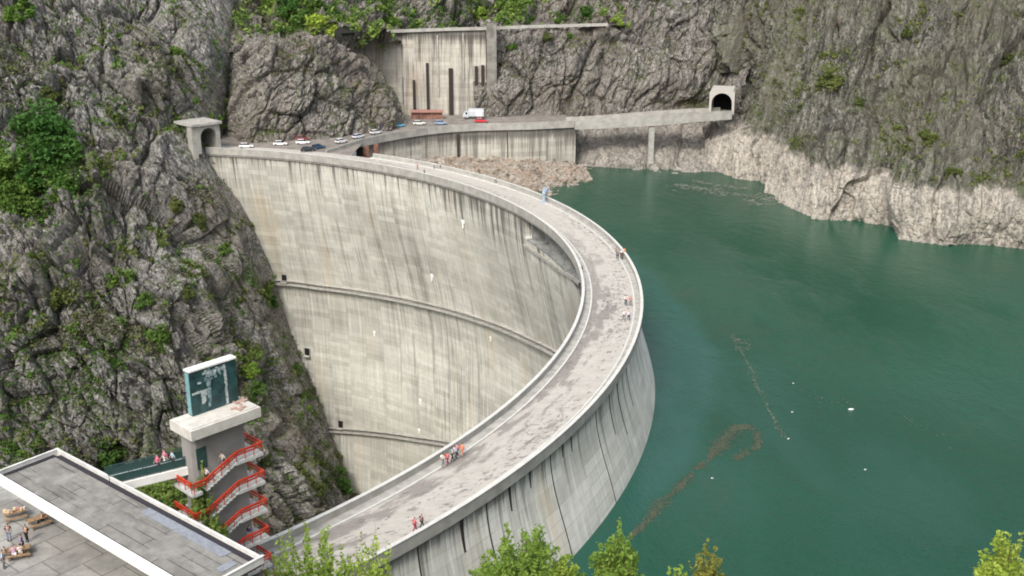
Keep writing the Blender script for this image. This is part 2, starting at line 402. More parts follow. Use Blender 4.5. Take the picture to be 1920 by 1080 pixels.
# left cliff, downstream of the far abutment
rowsA = [(-120, 440, [335, 342, 345, 350, 362]), (0, 428, [312, 319, 324, 331, 346]), (100, 415, [296, 304, 310, 318, 333]), (200, 395, [282, 294, 298, 306, 321]),
         (290, 372, [272, 288, 285, 293, 305]), (400, 458, [263, 277, 275, 285, None]), (500, 506, [256, 262, 264, 277, None]), (600, 541, [249, 254, 258, 269, None]),
         (700, 580, [243, 248, 252, 262, None]), (800, 619, [237, 242, 247, 256, None]), (900, 656, [231, 236, 242, 252, None]), (1000, 692, [226, 231, 238, 249, None]), (1110, 722, [221, 227, 235, 246, None])]
ctrl = []
for py, xa, Ys in rowsA:
    Ya = Ys[4] if Ys[4] else float(on_face(xa, py)[1])
    pxs = [-170, 40+0*xa, -170+(xa+170)*.52, -170+(xa+170)*.76, xa, xa+(60 if py > 290 else 45)]
    pxs[1] = -170+(xa+170)*.30
    if py < 250: Ya += 7
    YY = Ys[:4]+[Ya, Ya+(26 if py > 290 else 24)]
    ctrl.append([PY(x, py, y) for x, y in zip(pxs, YY)])
cliff('cliff', ctrl, 460, 600, M['rock_left'], 1.0, (.45, .1, -.9), 2.2, 1, lin_=False, fade_r=.16, hid=.20)

# outcrop behind the parked cars, left of the concrete wall
def colgrid(cols, rows):
    """cols: list of (list of (px,py,Y)) from bottom to top, all the same length"""
    return [[PY(*cols[c][r]) for c in range(len(cols))] for r in range(rows)]
cliff('rocky_outcrop', colgrid([
    [(418, 290, 331), (420, 240, 337), (424, 150, 346), (432, 60, 357), (440, -60, 374)],
    [(462, 276, 321), (462, 220, 325), (466, 140, 330), (474, 70, 340), (484, 20, 358)],
    [(530, 272, 324), (530, 215, 327), (530, 150, 328), (530, 85, 336), (540, 70, 352)],
    [(620, 265, 329), (620, 205, 332), (615, 140, 334), (610, 80, 341), (620, 66, 356)],
    [(690, 255, 338), (690, 195, 342), (655, 130, 343), (640, 80, 348), (655, 74, 362)],
    [(752, 240, 345), (730, 190, 349), (698, 130, 354), (662, 88, 358), (668, 82, 368)],
    [(766, 240, 364), (746, 190, 366), (714, 130, 368), (676, 92, 370), (690, 88, 374)]], 5), 300, 200, M['rock_back'], .62, (.5, .1, .8), 1.8, 100, fade_l=.10, fade_r=.12, slab=.45)

# upper cliff beyond the ledge
cliff('upper_cliff', colgrid([
    [(360, 110, 344), (365, 40, 352), (370, -60, 366), (375, -160, 380)],
    [(520, 84, 345), (525, 20, 362), (530, -70, 374), (530, -160, 386)],
    [(680, 66, 360), (680, 10, 374), (690, -80, 386), (690, -160, 396)],
    [(860, 58, 382), (860, 0, 388), (860, -80, 396), (860, -160, 405)],
    [(1020, 54, 388), (1020, 0, 392), (1030, -80, 400), (1030, -160, 410)],
    [(1180, 60, 392), (1180, 0, 398), (1190, -80, 406), (1190, -160, 414)],
    [(1290, 60, 396), (1290, 0, 402), (1300, -80, 410), (1300, -160, 418)]], 4), 380, 110, M['rock_back'], .75, (.2, .1, 1), 2.0, 200)

# rock between the concrete wall and the tunnel, down to the lake
cliff('rock_face', colgrid([
    [(890, 300, 372), (892, 226, 374), (896, 140, 379), (900, 62, 384), (900, 52, 392)],
    [(960, 330, 364), (955, 228, 372), (955, 140, 374), (950, 66, 381), (955, 50, 392)],
    [(1060, 345, 358), (1045, 228, 371), (1045, 140, 373), (1045, 66, 381), (1045, 48, 392)],
    [(1120, 350, 346), (1115, 228, 374), (1120, 140, 378), (1130, 60, 384), (1140, 44, 394)],
    [(1180, 350, 342), (1190, 226, 377), (1195, 140, 382), (1205, 40, 391), (1215, -140, 408)],
    [(1250, 348, 340), (1265, 220, 383), (1265, 140, 387), (1275, 40, 396), (1290, -140, 412)],
    [(1330, 336, 343), (1345, 215, 386), (1345, 140, 390), (1350, 40, 398), (1365, -140, 415)],
    [(1395, 345, 348), (1400, 215, 372), (1410, 140, 384), (1420, 40, 396), (1430, -140, 412)]], 5), 360, 260, M['rock_back'], .6, (.3, .1, 1), 2.0, 300, shore=True)

# right bank, dropping into the lake
cliff('right_cliff', colgrid([
    [(1305, 336, 352), (1318, 262, 364), (1326, 190, 392), (1345, 30, 398), (1365, -160, 415)],
    [(1370, 346, 340), (1378, 262, 350), (1388, 190, 380), (1400, 30, 386), (1420, -160, 408)],
    [(1425, 358, 325), (1432, 270, 333), (1445, 190, 356), (1460, 30, 376), (1480, -160, 400)],
    [(1478, 395, 301), (1490, 284, 312), (1500, 190, 332), (1520, 30, 362), (1540, -160, 388)],
    [(1540, 424, 283), (1555, 300, 294), (1570, 190, 318), (1590, 30, 349), (1610, -160, 378)],
    [(1622, 428, 281), (1635, 328, 286), (1650, 190, 313), (1660, 30, 342), (1680, -160, 370)],
    [(1720, 462, 262), (1725, 350, 269), (1735, 190, 301), (1745, 30, 330), (1760, -160, 360)],
    [(1820, 468, 258), (1825, 358, 263), (1830, 190, 296), (1840, 30, 326), (1850, -160, 356)],
    [(1930, 472, 255), (1932, 362, 260), (1940, 190, 291), (1945, 30, 322), (1950, -160, 352)],
    [(2120, 476, 250), (2120, 366, 256), (2120, 190, 286), (2120, 30, 318), (2120, -160, 350)],
    [(2560, 480, 240), (2560, 368, 247), (2560, 190, 278), (2560, 30, 312), (2560, -160, 345)]], 5), 620, 330, M['rock_right'], .72, (.30, .62, .85), 6.0, 400, gully=1.8, shore=True, iso=1.1)
bvhs = [BVHTree.FromPolygons([tuple(v) for v in V[:]], [tuple(f) for f in Fq.tolist()]) for (o, V, Fq, a, b) in CLIFFS]
def hit(px, py):
    d = Vector(ray(px, py)); best = None
    for b in bvhs:
        loc, nor, i, dist = b.ray_cast(Vector((0, 0, H)), d)
        if loc is not None and (best is None or dist < best[2]): best = (loc, nor if nor.dot(d) < 0 else -nor, dist)
    return best

# gorge floor far below the dam
fx = np.linspace(-330, 60, 40); fy = np.linspace(100, 360, 30); X, Y = np.meshgrid(fx, fy)
Z = -112+fbm(np.stack([X.ravel()/20, Y.ravel()/20, X.ravel()*0], 1), 3, 5)*4
tag(mesh_np('ground', np.stack([X.ravel(), Y.ravel(), Z], 1), gridfaces(30, 40), M['soil']), kind='structure')

# near bank under the camera
RA_ = PZ(110, 848, 12.6); RB_ = PZ(483, 1047, 12.6); _u = (RB_-RA_)[:2]/np.linalg.norm((RB_-RA_)[:2]); UY_ = (_u[1], -_u[0])
def bank_z(x, y):
    z = 51.5-.66*y
    s = sstep((-x-21)/6)*sstep((y-56)/6)            # terrace of the viewpoint building
    z = z*(1-s)+6.9*s
    dq = -((x-RA_[0])*UY_[0]+(y-RA_[1])*UY_[1])          # metres beyond the far eave of the pavilion
    if dq > -1.0 and x < 0: z = min(z, 6.5-(dq+1.0)*2.2)
    r = math.hypot(x-CX, y-CY)
    if y > 70 and r < 141:
        if x > -33 or r > 121: z = min(z, -3.0-max(0, (121-r))*3)
    if y > 101: z -= sstep((y-101)/22)*(40+25*sstep((-x-18)/8)) if x < 8 else 0
    return z
bx = np.linspace(-190, 230, 211); by = np.linspace(-60, 150, 140); X, Y = np.meshgrid(bx, by)
Z = np.array([bank_z(a, b) for a, b in zip(X.ravel(), Y.ravel())])
nz_ = fbm(np.stack([X.ravel()/6, Y.ravel()/6, Z*0], 1), 4, 9)
Z = Z+np.where((X.ravel() < -15) & (Y.ravel() > 55) & (Y.ravel() < 97), nz_*.03-.12, nz_*1.2-.8)
tag(mesh_np('hillside', np.stack([X.ravel(), Y.ravel(), Z], 1), gridfaces(140, 211), M['soil']), kind='structure')

# ------------------------------------------------------------------ the lake
m = NT('lake_water'); v = m.co()
rp = m.noise(m.co('Object', scale=(1, .55, 1), rot=(0, 0, R(20))), .55, 4, .6); rp2 = m.noise(v, 2.2, 3, .6); ca = m.noise(v, .012, 3, .5); cb = m.noise(m.co('Object', scale=(1, 1, 1)), .05, 4, .6, .6)
cx = m.new('ShaderNodeVectorMath', operation='DISTANCE'); m.L(v, cx.inputs[0]); cx.inputs[1].default_value = (CX, CY+15, WATER)
edge = m.math('ADD', cx.outputs['Value'], m.math('MULTIPLY', m.math('SUBTRACT', m.noise(v, .05, 4), .5), 9))
near = m.ramp(edge, 149, 153, 1, 0)
c = m.mix(m.ramp(ca, .35, .65), (.008, .056, .031), (.013, .070, .040))
c = m.mix(m.math('MULTIPLY', near, .75), c, (.020, .085, .064))
c = m.mix(m.ramp(cb, .60, .72, 0, .25), c, (.045, .062, .038))
m.color(c); m.bsdf.inputs['Roughness'].default_value = .14; m.bsdf.inputs['IOR'].default_value = 1.33; m.bsdf.inputs['Specular IOR Level'].default_value = .38
wind = m.ramp(m.noise(m.co('Object', scale=(1, .45, 1), rot=(0, 0, R(35))), .035, 4, .6), .42, .62, .35, 1.25)
m.bump(m.math('MULTIPLY', m.math('ADD', rp, m.math('MULTIPLY', rp2, .45)), wind), .75, .38); M['water'] = m.m
azs = np.linspace(-80, 80, 161); rs = np.r_[136.8, 139, 143, 150, 165, 190, 230, 290, 360, 460]
V = [(CX+r*math.cos(R(a)), CY+r*math.sin(R(a)), WATER) for r in rs for a in azs]
tag(mesh_np('water', V, gridfaces(len(rs), len(azs)), M['water']), kind='structure')

# ------------------------------------------------------------------ the arch dam
dam = empty('arch_dam', pol(15, 131, -1), 0, 'huge curved concrete arch dam with a road along its crest', 'dam')
DM = Matrix.Translation(-Vector(dam.location))
def ring(name, prof, a0, a1, mat, parent=dam, n=None, step=.5, uvmode='ring', close=True, smooth=False):
    """profile of (radius, z) swept around the crest circle"""
    n = n or max(2, int(abs(a1-a0)/step)+1); A = np.linspace(a0, a1, n)
    V = []; UV = []
    off = np.array(parent.location) if parent is not None else np.zeros(3)
    for a in A:
        for r, z in prof:
            V.append(np.array(pol(a, r, z))-off); UV.append((R(a)*r, r if uvmode == 'flat' else z))
    k = len(prof); Fq = gridfaces(n, k, close_u=close)
    o = mesh_np(name, V, Fq, mat, parent, uv=UV, smooth=smooth)
    if close:
        bm = bmesh.new(); bm.from_mesh(o.data); bm.verts.ensure_lookup_table()
        bm.faces.new([bm.verts[i] for i in range(k)]); bm.faces.new([bm.verts[(n-1)*k+i] for i in reversed(range(k))])
        bmesh.ops.recalc_face_normals(bm, faces=bm.faces); bm.to_mesh(o.data); bm.free()
    return o
# wall: both faces in one mesh; the spillway bays are cut back under the crest
pa = on_face(988, 462); pb = on_face(1086, 533)
AZ0, AZ1 = azof(pb)-1, azof(pa); SPZ = (pa[2]+pb[2])/2
A = np.arange(-62, 84.01, .4); zs = np.r_[np.arange(-1.3, -12, -.35), np.arange(-12, -40, -2), np.arange(-40, -121, -5)]
V = []; UV = []; mi = []
for a in A:
    for z in zs: V.append(pol(a, Ru(z), z)); UV.append((R(a)*138, z))
    for z in zs[::-1]:
        r = Rd(z)
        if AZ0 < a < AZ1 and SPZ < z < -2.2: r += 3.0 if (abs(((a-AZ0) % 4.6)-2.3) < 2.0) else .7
        V.append(pol(a, r, z)); UV.append((R(a)*126, z))
V = np.array(V)-np.array(dam.location); k = 2*len(zs); Fq = gridfaces(len(A), k, close_u=True)
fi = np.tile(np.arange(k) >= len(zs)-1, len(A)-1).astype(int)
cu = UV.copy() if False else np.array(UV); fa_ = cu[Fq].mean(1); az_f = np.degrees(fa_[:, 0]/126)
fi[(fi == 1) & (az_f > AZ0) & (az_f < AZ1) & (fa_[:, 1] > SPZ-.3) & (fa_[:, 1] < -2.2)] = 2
mesh_np('dam_wall', V, Fq, [M['up'], M['down'], plain('painted_shade_bay_concrete', (.21, .215, .205), .9, var=.3, scale=.5)], dam, uv=UV, mi=fi)  # bay concrete coloured dark to stand in for shade under the crest overhang
# crest: roadway slab with cantilevers, pavements, parapets, white kerbs
E0, E1 = -54, 79
ring('road_deck', [(127.6, -1.0), (134.6, -1.0), (134.6, -1.6), (127.6, -1.6)], E0, E1, M['deck'], uvmode='flat')
ring('footway', [(126.2, -.85), (127.35, -.85), (127.35, -1.7), (126.2, -1.7)], E0, E1, M['conc'])
ring('footway', [(134.85, -.85), (135.8, -.85), (135.8, -1.7), (134.85, -1.7)], E0, 57, M['conc'])
ring('kerb', [(127.35, -.82), (127.6, -.82), (127.6, -1.7), (127.35, -1.7)], E0, E1, M['kerb'])
ring('kerb', [(134.6, -.82), (134.85, -.82), (134.85, -1.7), (134.6, -1.7)], E0, 57, M['kerb'])
ring('parapet', [(125.85, .0), (126.2, .0), (126.2, -1.9), (125.85, -1.9)], E0, E1, M['parapet'])
ring('parapet', [(135.8, .0), (136.15, .0), (136.15, -1.5), (135.8, -1.5)], E0, 57, M['parapet'])
ring('coping', [(125.78, .07), (126.27, .07), (126.27, .003), (125.78, .003)], E0, E1, M['kerb'])
ring('coping', [(135.73, .07), (136.22, .07), (136.22, .003), (135.73, .003)], E0, 57, M['kerb'])
ring('crest_beam', [(125.95, -1.9), (127.3, -1.9), (127.3, -2.5), (126.2, -2.5)], E0, E1, M['conc'])
ring('crest_beam', [(134.6, -1.605), (135.8, -1.605), (135.65, -2.0), (134.6, -2.0)], E0, 57, M['conc'])
# open joints down the upstream face
random.seed(3)
for px, py, zb, wd in [(1030, 862, -16, .62), (1120, 777, -16, .55), (904, 952, -16, .62), (1150, 745, -8.5, .4), (1166, 722, -10.5, .4), (1185, 690, -9, .32), (950, 922, -5.2, .55), (988, 893, -4.3, .5), (1070, 826, -4.4, .4), (862, 985, -6, .7), (1052, 842, -4.0, .35), (780, 1035, -16, .6)]:
    a = azof(PZ(px, py, -2.9))
    zz = np.linspace(-1.95, zb, 14); V = []
    for z in zz:
        r = Ru(z); t = (wd/2*(1-.6*(z-zz[0])/(zb-zz[0]) if zb > -14 else wd/2))/r*57.3
        V += [pol(a-t, r+.04, z), pol(a+t, r+.04, z), pol(a+t, r-.2, z), pol(a-t, r-.2, z)]
    mesh_np('joint', np.array(V)-np.array(dam.location), gridfaces(14, 4, close_u=True), M['slot'], dam)
# inspection galleries on the air face, their doorways, the sill of the spillway bays
def face_strip(name, pix, wout, th, mat, up=0):
    pts = [on_face(*p) for p in pix]; az = np.array([azof(p) for p in pts]); z = np.array([p[2] for p in pts]); o = np.argsort(az); az = az[o]; z = z[o]
    n = 60; A = np.linspace(az[0], az[-1], n); Z = np.interp(A, az, z); V = []
    for a, q in zip(A, Z):
        r = Rd(q); V += [pol(a, r+.1, q+th+up), pol(a, r-wout, q+th+up), pol(a, r-wout, q+up), pol(a, r+.1, q+up)]
    return mesh_np(name, np.array(V)-np.array(dam.location), gridfaces(n, 4, close_u=True), mat, dam)
G1 = [(505, 531), (560, 535), (600, 541), (700, 555), (800, 575), (900, 603), (1000, 644), (1060, 676)]
G2 = [(618, 808), (700, 814), (780, 825), (850, 836), (930, 850)]
for g_ in (G1, G2):
    face_strip('gallery_walkway', g_, 1.4, .4, M['conc'])
    face_strip('gallery_railing', [(a, b) for a, b in g_], 1.2, .05, M['conc'], 1.35)
face_strip('spillway_sill', [(985, 462), (1020, 486), (1055, 512), (1090, 536)], .55, .6, M['parapet'])
for px, py in ((534, 523), (577, 661), (640, 797)):
    p = on_face(px, py); a = azof(p)
    f_ = MB(); Mx = Matrix.Translation(Vector(p)-Vector(dam.location)) @ Matrix.Rotation(R(a), 4, 'Z')
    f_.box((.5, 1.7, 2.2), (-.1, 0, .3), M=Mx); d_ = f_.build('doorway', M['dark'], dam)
    f2 = MB(); f2.box((1.6, 2.2, .3), (-.6, 0, -.95), M=Mx).box((.5, .25, 2.5), (-.12, -1.0, .3), M=Mx).box((.5, .25, 2.5), (-.12, 1.0, .3), M=Mx); f2.build('door_frame', M['conc'], d_)
for px, py, s in ((868, 415, 1.1), (810, 516, 1.0), (702, 622, .8), (788, 750, .8), (786, 806, .8), (920, 632, .8)):
    p = on_face(px, py); a = azof(p); Mx = Matrix.Translation(Vector(p)-Vector(dam.location)) @ Matrix.Rotation(R(a), 4, 'Z')
    f_ = MB(); f_.box((.3, 1.2*s, 1.0*s), (0, 0, 0), M=Mx, bev=.12).box((.2, .5*s, 1.6*s), (.02, .1, -.9*s), M=Mx, bev=.06); f_.build('drain_outlet', M['white'], dam)
# stepped concrete footing of the far abutment
pts = [(380, 322), (398, 342), (425, 372), (452, 396), (462, 410), (480, 460)]
V = []
for px, py in pts:
    p = on_face(px, py); V += [(p[0]-4.0, p[1]-1.5, p[2]+.3), (p[0]+1, p[1]-2.2, p[2]-.3), (p[0]+1, p[1]+4, p[2]-.3), (p[0]-4.0, p[1]+4, p[2]+.3)]
mesh_np('abutment_footing', np.array(V)-np.array(dam.location), gridfaces(len(pts), 4, close_u=True), M['wall'], dam)

# ------------------------------------------------------------------ far side: parking, walls, bridge, tunnels
def flat(name, poly, z, mat, kind='structure'):
    bm = bmesh.new(); f = bm.faces.new([bm.verts.new((x, y, z)) for x, y in poly]); bmesh.ops.triangulate(bm, faces=[f])
    me = bpy.data.meshes.new(name); bm.to_mesh(me); bm.free(); o = link(name, me, mat); return tag(o, kind=kind)
FP = [(-45.3, 321.0), (-39.7, 328.8), (-33.7, 335.5), (-27.0, 341.8), (-19.6, 346.2), (-11, 349.0), (6.5, 351.2), (21.4, 355.6)]   # lakeside edge of the car park
arc = [pol(a, 127.7, 0)[:2] for a in (79, 76, 73, 70, 67, 64, 61)]
flat('car_park', [(-110, 320), (-104, 300)]+arc+[pol(60, 135, 0)[:2]]+FP+[(21.4, 395), (-110, 395)], -1.03, M['asphalt'])
def wallstrip(name, line, th, z0, z1, mat, parent=None, uvz=None):
    """wall along a plan polyline; z0/z1 numbers or lists"""
    n = len(line); L_ = [0]
    for i in range(1, n): L_.append(L_[-1]+math.dist(line[i], line[i-1]))
    Z0 = z0 if isinstance(z0, list) else [z0]*n; Z1 = z1 if isinstance(z1, list) else [z1]*n
    off = np.array(parent.location) if parent is not None else np.zeros(3); V = []; UV = []
    for i in range(n):
        a = np.array(line[max(0, i-1)]); b = np.array(line[min(n-1, i+1)]); t = (b-a)/np.linalg.norm(b-a); nn = np.array([-t[1], t[0]])
        for s_, z in ((0, Z0[i]), (0, Z1[i]), (th, Z1[i]), (th, Z0[i])):
            q = np.array(line[i])+nn*s_; V.append(np.array([q[0], q[1], z])-off); UV.append((L_[i], z-(max(Z1))))
    o = mesh_np(name, V, gridfaces(n, 4, close_u=True), mat, parent, uv=UV)
    bm = bmesh.new(); bm.from_mesh(o.data); bm.verts.ensure_lookup_table(); bm.faces.new([bm.verts[i] for i in range(4)]); bm.faces.new([bm.verts[(n-1)*4+i] for i in (3, 2, 1, 0)])
    bmesh.ops.recalc_face_normals(bm, faces=bm.faces); bm.to_mesh(o.data); bm.free(); return o
qw = empty('quay_wall', (-11, 349, -1), 0, 'pale concrete retaining wall below the car park, standing in rubble by the lake', 'retaining wall')
lower = [(-52, 308), (-45.3, 321.6), (-39.7, 329.4), (-33.7, 336.1), (-27, 342.4), (-19.6, 346.8), (-11, 349.6), (6.5, 351.8), (21.4, 356.2)]
wallstrip('wall', lower[1:], 3, [-11, -12, -13, -14, -15, -16, -17, -18], -2.203, M['wall2'], qw)
wallstrip('parapet', [(-53.5, 304.5)]+FP, .4, [-1.4]+[-2.2]*8, [-.3]+[.15]*8, M['parapet'], qw)
for i, (x, y) in enumerate([(-17.6, 347.2), (-1.5, 350.9)]):
    f_ = MB(); f_.box((.9 if i == 0 else .25, .5, 9 if i == 0 else 12), (x+11, y-349-.1, -6.5 if i == 0 else -8)); f_.build('joint', M['slot'], qw)
f_ = MB(); f_.box((1.6, 1.2, 7), (-44.2+11, 320.4-349, -4.5)).box((1.4, 1.2, 8), (-41.6+11, 324.2-349, -5)); f_.build('pier', M['brown_tin'], qw)
f_ = MB(); f_.box((4.5, 2.2, 17.5), (20.6+11-2, 358.5-349, -10.2)); f_.build('end_pier', M['wall2'], qw)
# bridge to the tunnel
br = empty('road_bridge', (21.6, 357, -1), 0, 'concrete road bridge from the car park to the arched tunnel, carried on one tall column', 'bridge')
BZ = [0, .5, 1.1, 1.9, 2.4, 2.6]
BP = [PZ(px, py, z_+.35) for (px, py), z_ in zip(((1077, 226), (1130, 223.2), (1180, 219.5), (1240, 214.5), (1310, 210), (1372, 207)), BZ)]
BL = [(p_[0], p_[1]) for p_ in BP]
wallstrip('road_deck', BL, 8, [-2.2+z_ for z_ in BZ], [-.95+z_ for z_ in BZ], M['asphalt'], br)
wallstrip('parapet', [(x+.1, y-.45) for x, y in BL], .4, [-2.6+z_*t_ for z_, t_ in zip(BZ, (1, .8, .7, .7, .9, 1))], [.35+z_ for z_ in BZ], M['parapet'], br)
wallstrip('parapet', [(x-2.4, y+7.6) for x, y in BL], .4, [-1.9+z_ for z_ in BZ], [.2+z_ for z_ in BZ], M['parapet'], br)
cq = PZ(1230, 240, -.6); f_ = MB(); f_.box((1.8, 1.8, 22), (cq[0]-21.6, BP[3][1]+.8-357, -12.0)); f_.build('column', M['parapet'], br)
def portal(name, base, ang, wid, hgt, dep, ow, oh, mat, label, wing=0, slab=0):
    """arched portal: frame mesh with a real barrel opening, standing proud of the rock"""
    root = empty(name, base, ang, label, 'tunnel')
    n = 18; r = ow/2; arch = [(-r, -.2)]+[(-r*math.cos(math.pi*i/n), oh-r+r*math.sin(math.pi*i/n)) for i in range(n+1)]+[(r, -.2)]
    outer = []
    for (x, z) in arch:
        if z < oh-r+.01: outer.append((math.copysign(wid/2, x), z))
        else:
            k = max(abs(x)/(wid/2), (z-(oh-r))/(hgt-(oh-r)), 1e-6); outer.append((x/k, (oh-r)+(z-(oh-r))/k))
    V = []
    for (x, z), (X, Z) in zip(arch, outer): V += [(x, 0, z), (X, 0, Z), (X, dep, Z), (x, dep, z)]
    mesh_np('portal_frame', V, gridfaces(len(arch), 4, close_u=True), mat, root)
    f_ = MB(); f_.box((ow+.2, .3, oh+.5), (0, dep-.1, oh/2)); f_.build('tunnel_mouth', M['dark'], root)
    if wing:
        f_ = MB(); f_.box((wing, 2.5, hgt+6), (-wid/2-wing/2-.003, 1.25, hgt/2-3.2)); f_.build('wing_wall', mat, root)
    if slab:
        f_ = MB(); f_.box((wid+wing+.8, dep+1, .7), (-wing/2, dep/2-.4, hgt+.36)); f_.build('roof_slab', M['conc'], root)
    return root
pq = PZ(1351, 212, 1.6); portal('tunnel_portal', (pq[0], pq[1]-1.0, 1.5), R(-14), 8.4, 7.9, 12, 6.8, 6.9, plain('pale_render_portal', (.42, .40, .36), .85, var=.15), 'pale arched tunnel portal in the cliff at the end of the road bridge')
pl_ = PZ(394, 285, -1); portal('tunnel_portal', (pl_[0], pl_[1], -1), R(45), 7.4, 7.9, 9, 5.2, 7.0, M['parapet'], 'grey flat-roofed tunnel portal at the far left end of the dam crest', wing=1.6, slab=1)
# tall wall on the mountain side of the car park
rw = empty('retaining_wall', (-15, 374, -1), 0, 'tall streaked concrete wall holding back the mountain behind the parked trucks', 'retaining wall')
wl_ = [tuple(PY(x, 215, y)[:2]) for x, y in ((655, 380), (770, 374.5), (840, 374.5), (912, 374.5))]
wallstrip('wall', wl_, 4, -1.5, [float(PY(x, py, 377)[2]) for x, py in ((655, 66), (735, 60), (840, 57), (905, 56))], M['wall'], rw)
cp = [tuple(PY(x, 55, y)[:2]) for x, y in ((640, 371), (735, 373.6), (840, 373.8), (930, 373.8))]
wallstrip('coping', cp, 1.2, [float(PY(x, py, 374)[2])-.5 for x, py in ((640, 64), (735, 58.5), (840, 55), (930, 53))], [float(PY(x, py, 374)[2])+.5 for x, py in ((640, 64), (735, 58.5), (840, 55), (930, 53))], M['parapet'], rw)
for x, y0, y1, wpx in ((776, 150, 214, 5), (801, 118, 214, 5), (845, 128, 218, 8), (893, 124, 205, 6), (905, 122, 205, 6), (820, 66, 180, 3), (868, 62, 150, 2.5), (752, 140, 190, 3)):
    a = PY(x, y0, 374.2); b = PY(x, y1, 374.2); f_ = MB(); f_.box((wpx*.187, .3, abs(a[2]-b[2])), (a[0]+15, .12, (a[2]+b[2])/2+1)); f_.build('weep_slot', M['slot'] if wpx > 4 else M['conc'], rw)
f_ = MB(); a = PY(922, 140, 373); f_.box((3.4, 5, 32), (a[0]+15, 1.0, 15)); f_.build('pilaster', plain('dark_stained_concrete', (.20, .19, .17), .9, var=.3, scale=.4), rw)
lw = empty('ledge_wall', (16, 379, 30), 0, 'low wall along the green ledge above the rock right of the tall concrete wall', 'wall')
l2 = [tuple(PY(x, 52, 380)[:2]) for x in (925, 990, 1060, 1140)]
wallstrip('wall', l2, .8, [float(PY(x, py, 379)[2])-.6 for x, py in ((925, 53), (990, 50), (1060, 48), (1140, 46))], [float(PY(x, py, 379)[2])+.4 for x, py in ((925, 53), (990, 50), (1060, 48), (1140, 46))], M['parapet'], lw)
# rubble slope between quay wall and water
nu, nv = 150, 80
top = lingrid([(-50, 304, -5), (-44, 322, -8.5), (-33, 337, -9.5), (-18, 348.6, -10.5), (0, 351, -12), (12, 353, -13), (24, 352, -14)], nu)
bot = lingrid([(-42, 300, -9), (-22, 290, -12), (-8, 288, -14.5), (4, 300, -16.2), (12, 312, -16.2), (19, 322, -16.4), (26, 332, -16.6)], nu)
t = np.linspace(0, 1, nv)[:, None, None]; G = top[None]*(1-t)+bot[None]*t; P = G.reshape(-1, 3).copy()
P[:, 2] += facets(P/3.2, 800)*1.6+facets(P/1.2, 810)*.8+fbm(P/9, 3, 820)*1.2
tag(mesh_np('shore_rubble', P, gridfaces(nv, nu), M['rubble']), kind='structure')
rb = BVHTree.FromPolygons([tuple(v) for v in P], [tuple(f) for f in gridfaces(nv, nu).tolist()])
f_ = MB()
for i in range(420):
    x = rng.uniform(-40, 24); y = rng.uniform(290, 350); h_ = rb.ray_cast(Vector((x, y, 10)), Vector((0, 0, -1)))
    if h_[0] is None: continue
    a = rng.uniform(0, 6.28); l = rng.uniform(.6, 3.2); p = h_[0]
    f_.bar((p.x, p.y, p.z+.25), (p.x+l*math.cos(a), p.y+l*math.sin(a), p.z+.25+rng.uniform(-.3, .3)), rng.uniform(.15, .4))
tag(f_.build('driftwood', M['drift']), 'drift timber scattered over the rubble shore under the quay wall', 'driftwood', kind='stuff')

# ------------------------------------------------------------------ debris floating on the lake
def scum(name, lines, n, mats, label, smin=.15, smax=.7):
    V = []; Fq = []; mi = []
    tot = sum(len(l)-1 for l, w_ in lines)
    for l, w_ in lines:
        pts = np.array([PZ(x, y, WATER)[:2] for x, y in l]); seg = np.linalg.norm(np.diff(pts, axis=0), axis=1); cum = np.r_[0, np.cumsum(seg)]
        k = int(n*cum[-1]*w_)
        for _ in range(k):
            d = rng.uniform(0, cum[-1]); q = np.array([np.interp(d, cum, pts[:, 0]), np.interp(d, cum, pts[:, 1])])
            nn = fbm(np.array([[d/6, w_*9, 0.]]), 3, 3)[0]
            ww = w_*(.25+1.5*abs(nn)); q = q+rng.normal(0, .5, 2)*ww+nn*w_*1.1
            if fbm(np.array([[q[0]/2.2, q[1]/2.2, 1.]]), 3, 8)[0] < -.42: continue
            s_ = rng.uniform(smin, smax); a = rng.uniform(0, 6.28); b = len(V)
            for j in range(5):
                t_ = a+j*1.2566; rr = s_*rng.uniform(.4, 1); V.append((q[0]+rr*math.cos(t_), q[1]+rr*.7*math.sin(t_), WATER+.015+rng.uniform(0, .02)))
            Fq.append((b, b+1, b+2, b+3, b+4)); mi.append(rng.integers(0, len(mats)))
    o = mesh_np(name, V, Fq, mats, mi=mi); return tag(o, label, 'floating debris', kind='stuff')
M['scum1'] = plain('drifting_bark', (.08, .082, .056), .9, var=.35); M['scum2'] = plain('drifting_foam', (.15, .165, .135), .9, var=.3); M['scum3'] = plain('drifting_leaves', (.06, .08, .05), .9, var=.3)
scum('floating_debris', [([(1180, 1010), (1225, 965), (1265, 920), (1300, 890), (1330, 858), (1365, 815), (1395, 800), (1418, 812), (1425, 835), (1395, 850), (1380, 862)], 1.5), ([(1300, 888), (1340, 845), (1375, 800), (1410, 800)], 1.0)], 50, [M['scum1'], M['scum1'], M['scum3']], 'brown streak of drifting wood bits curling out from the dam', .05, .24)
scum('floating_debris', [([(1375, 625), (1392, 660), (1412, 705), (1428, 745), (1448, 780), (1475, 822)], .8), ([(1382, 635), (1392, 660)], 2.0)], 22, [M['scum2'], M['scum3']], 'thin pale line of foam drifting on the open lake', .05, .22)
scum('floating_debris', [([(1262, 345), (1310, 350), (1370, 362), (1420, 372), (1460, 380)], 5.5), ([(1300, 340), (1360, 348), (1400, 352)], 4), ([(1390, 376), (1450, 384)], 3)], 3.0, [M['scum2'], M['scum1'], M['scum2']], 'grey raft of floating debris in the corner by the right bank', .2, .9)
scum('floating_debris', [([(1490, 735), (1560, 750), (1640, 768), (1720, 795), (1800, 830)], 3.0)], .8, [M['scum3'], M['scum1']], 'faint brownish film of leaves drifting out on the right of the lake', .1, .35)
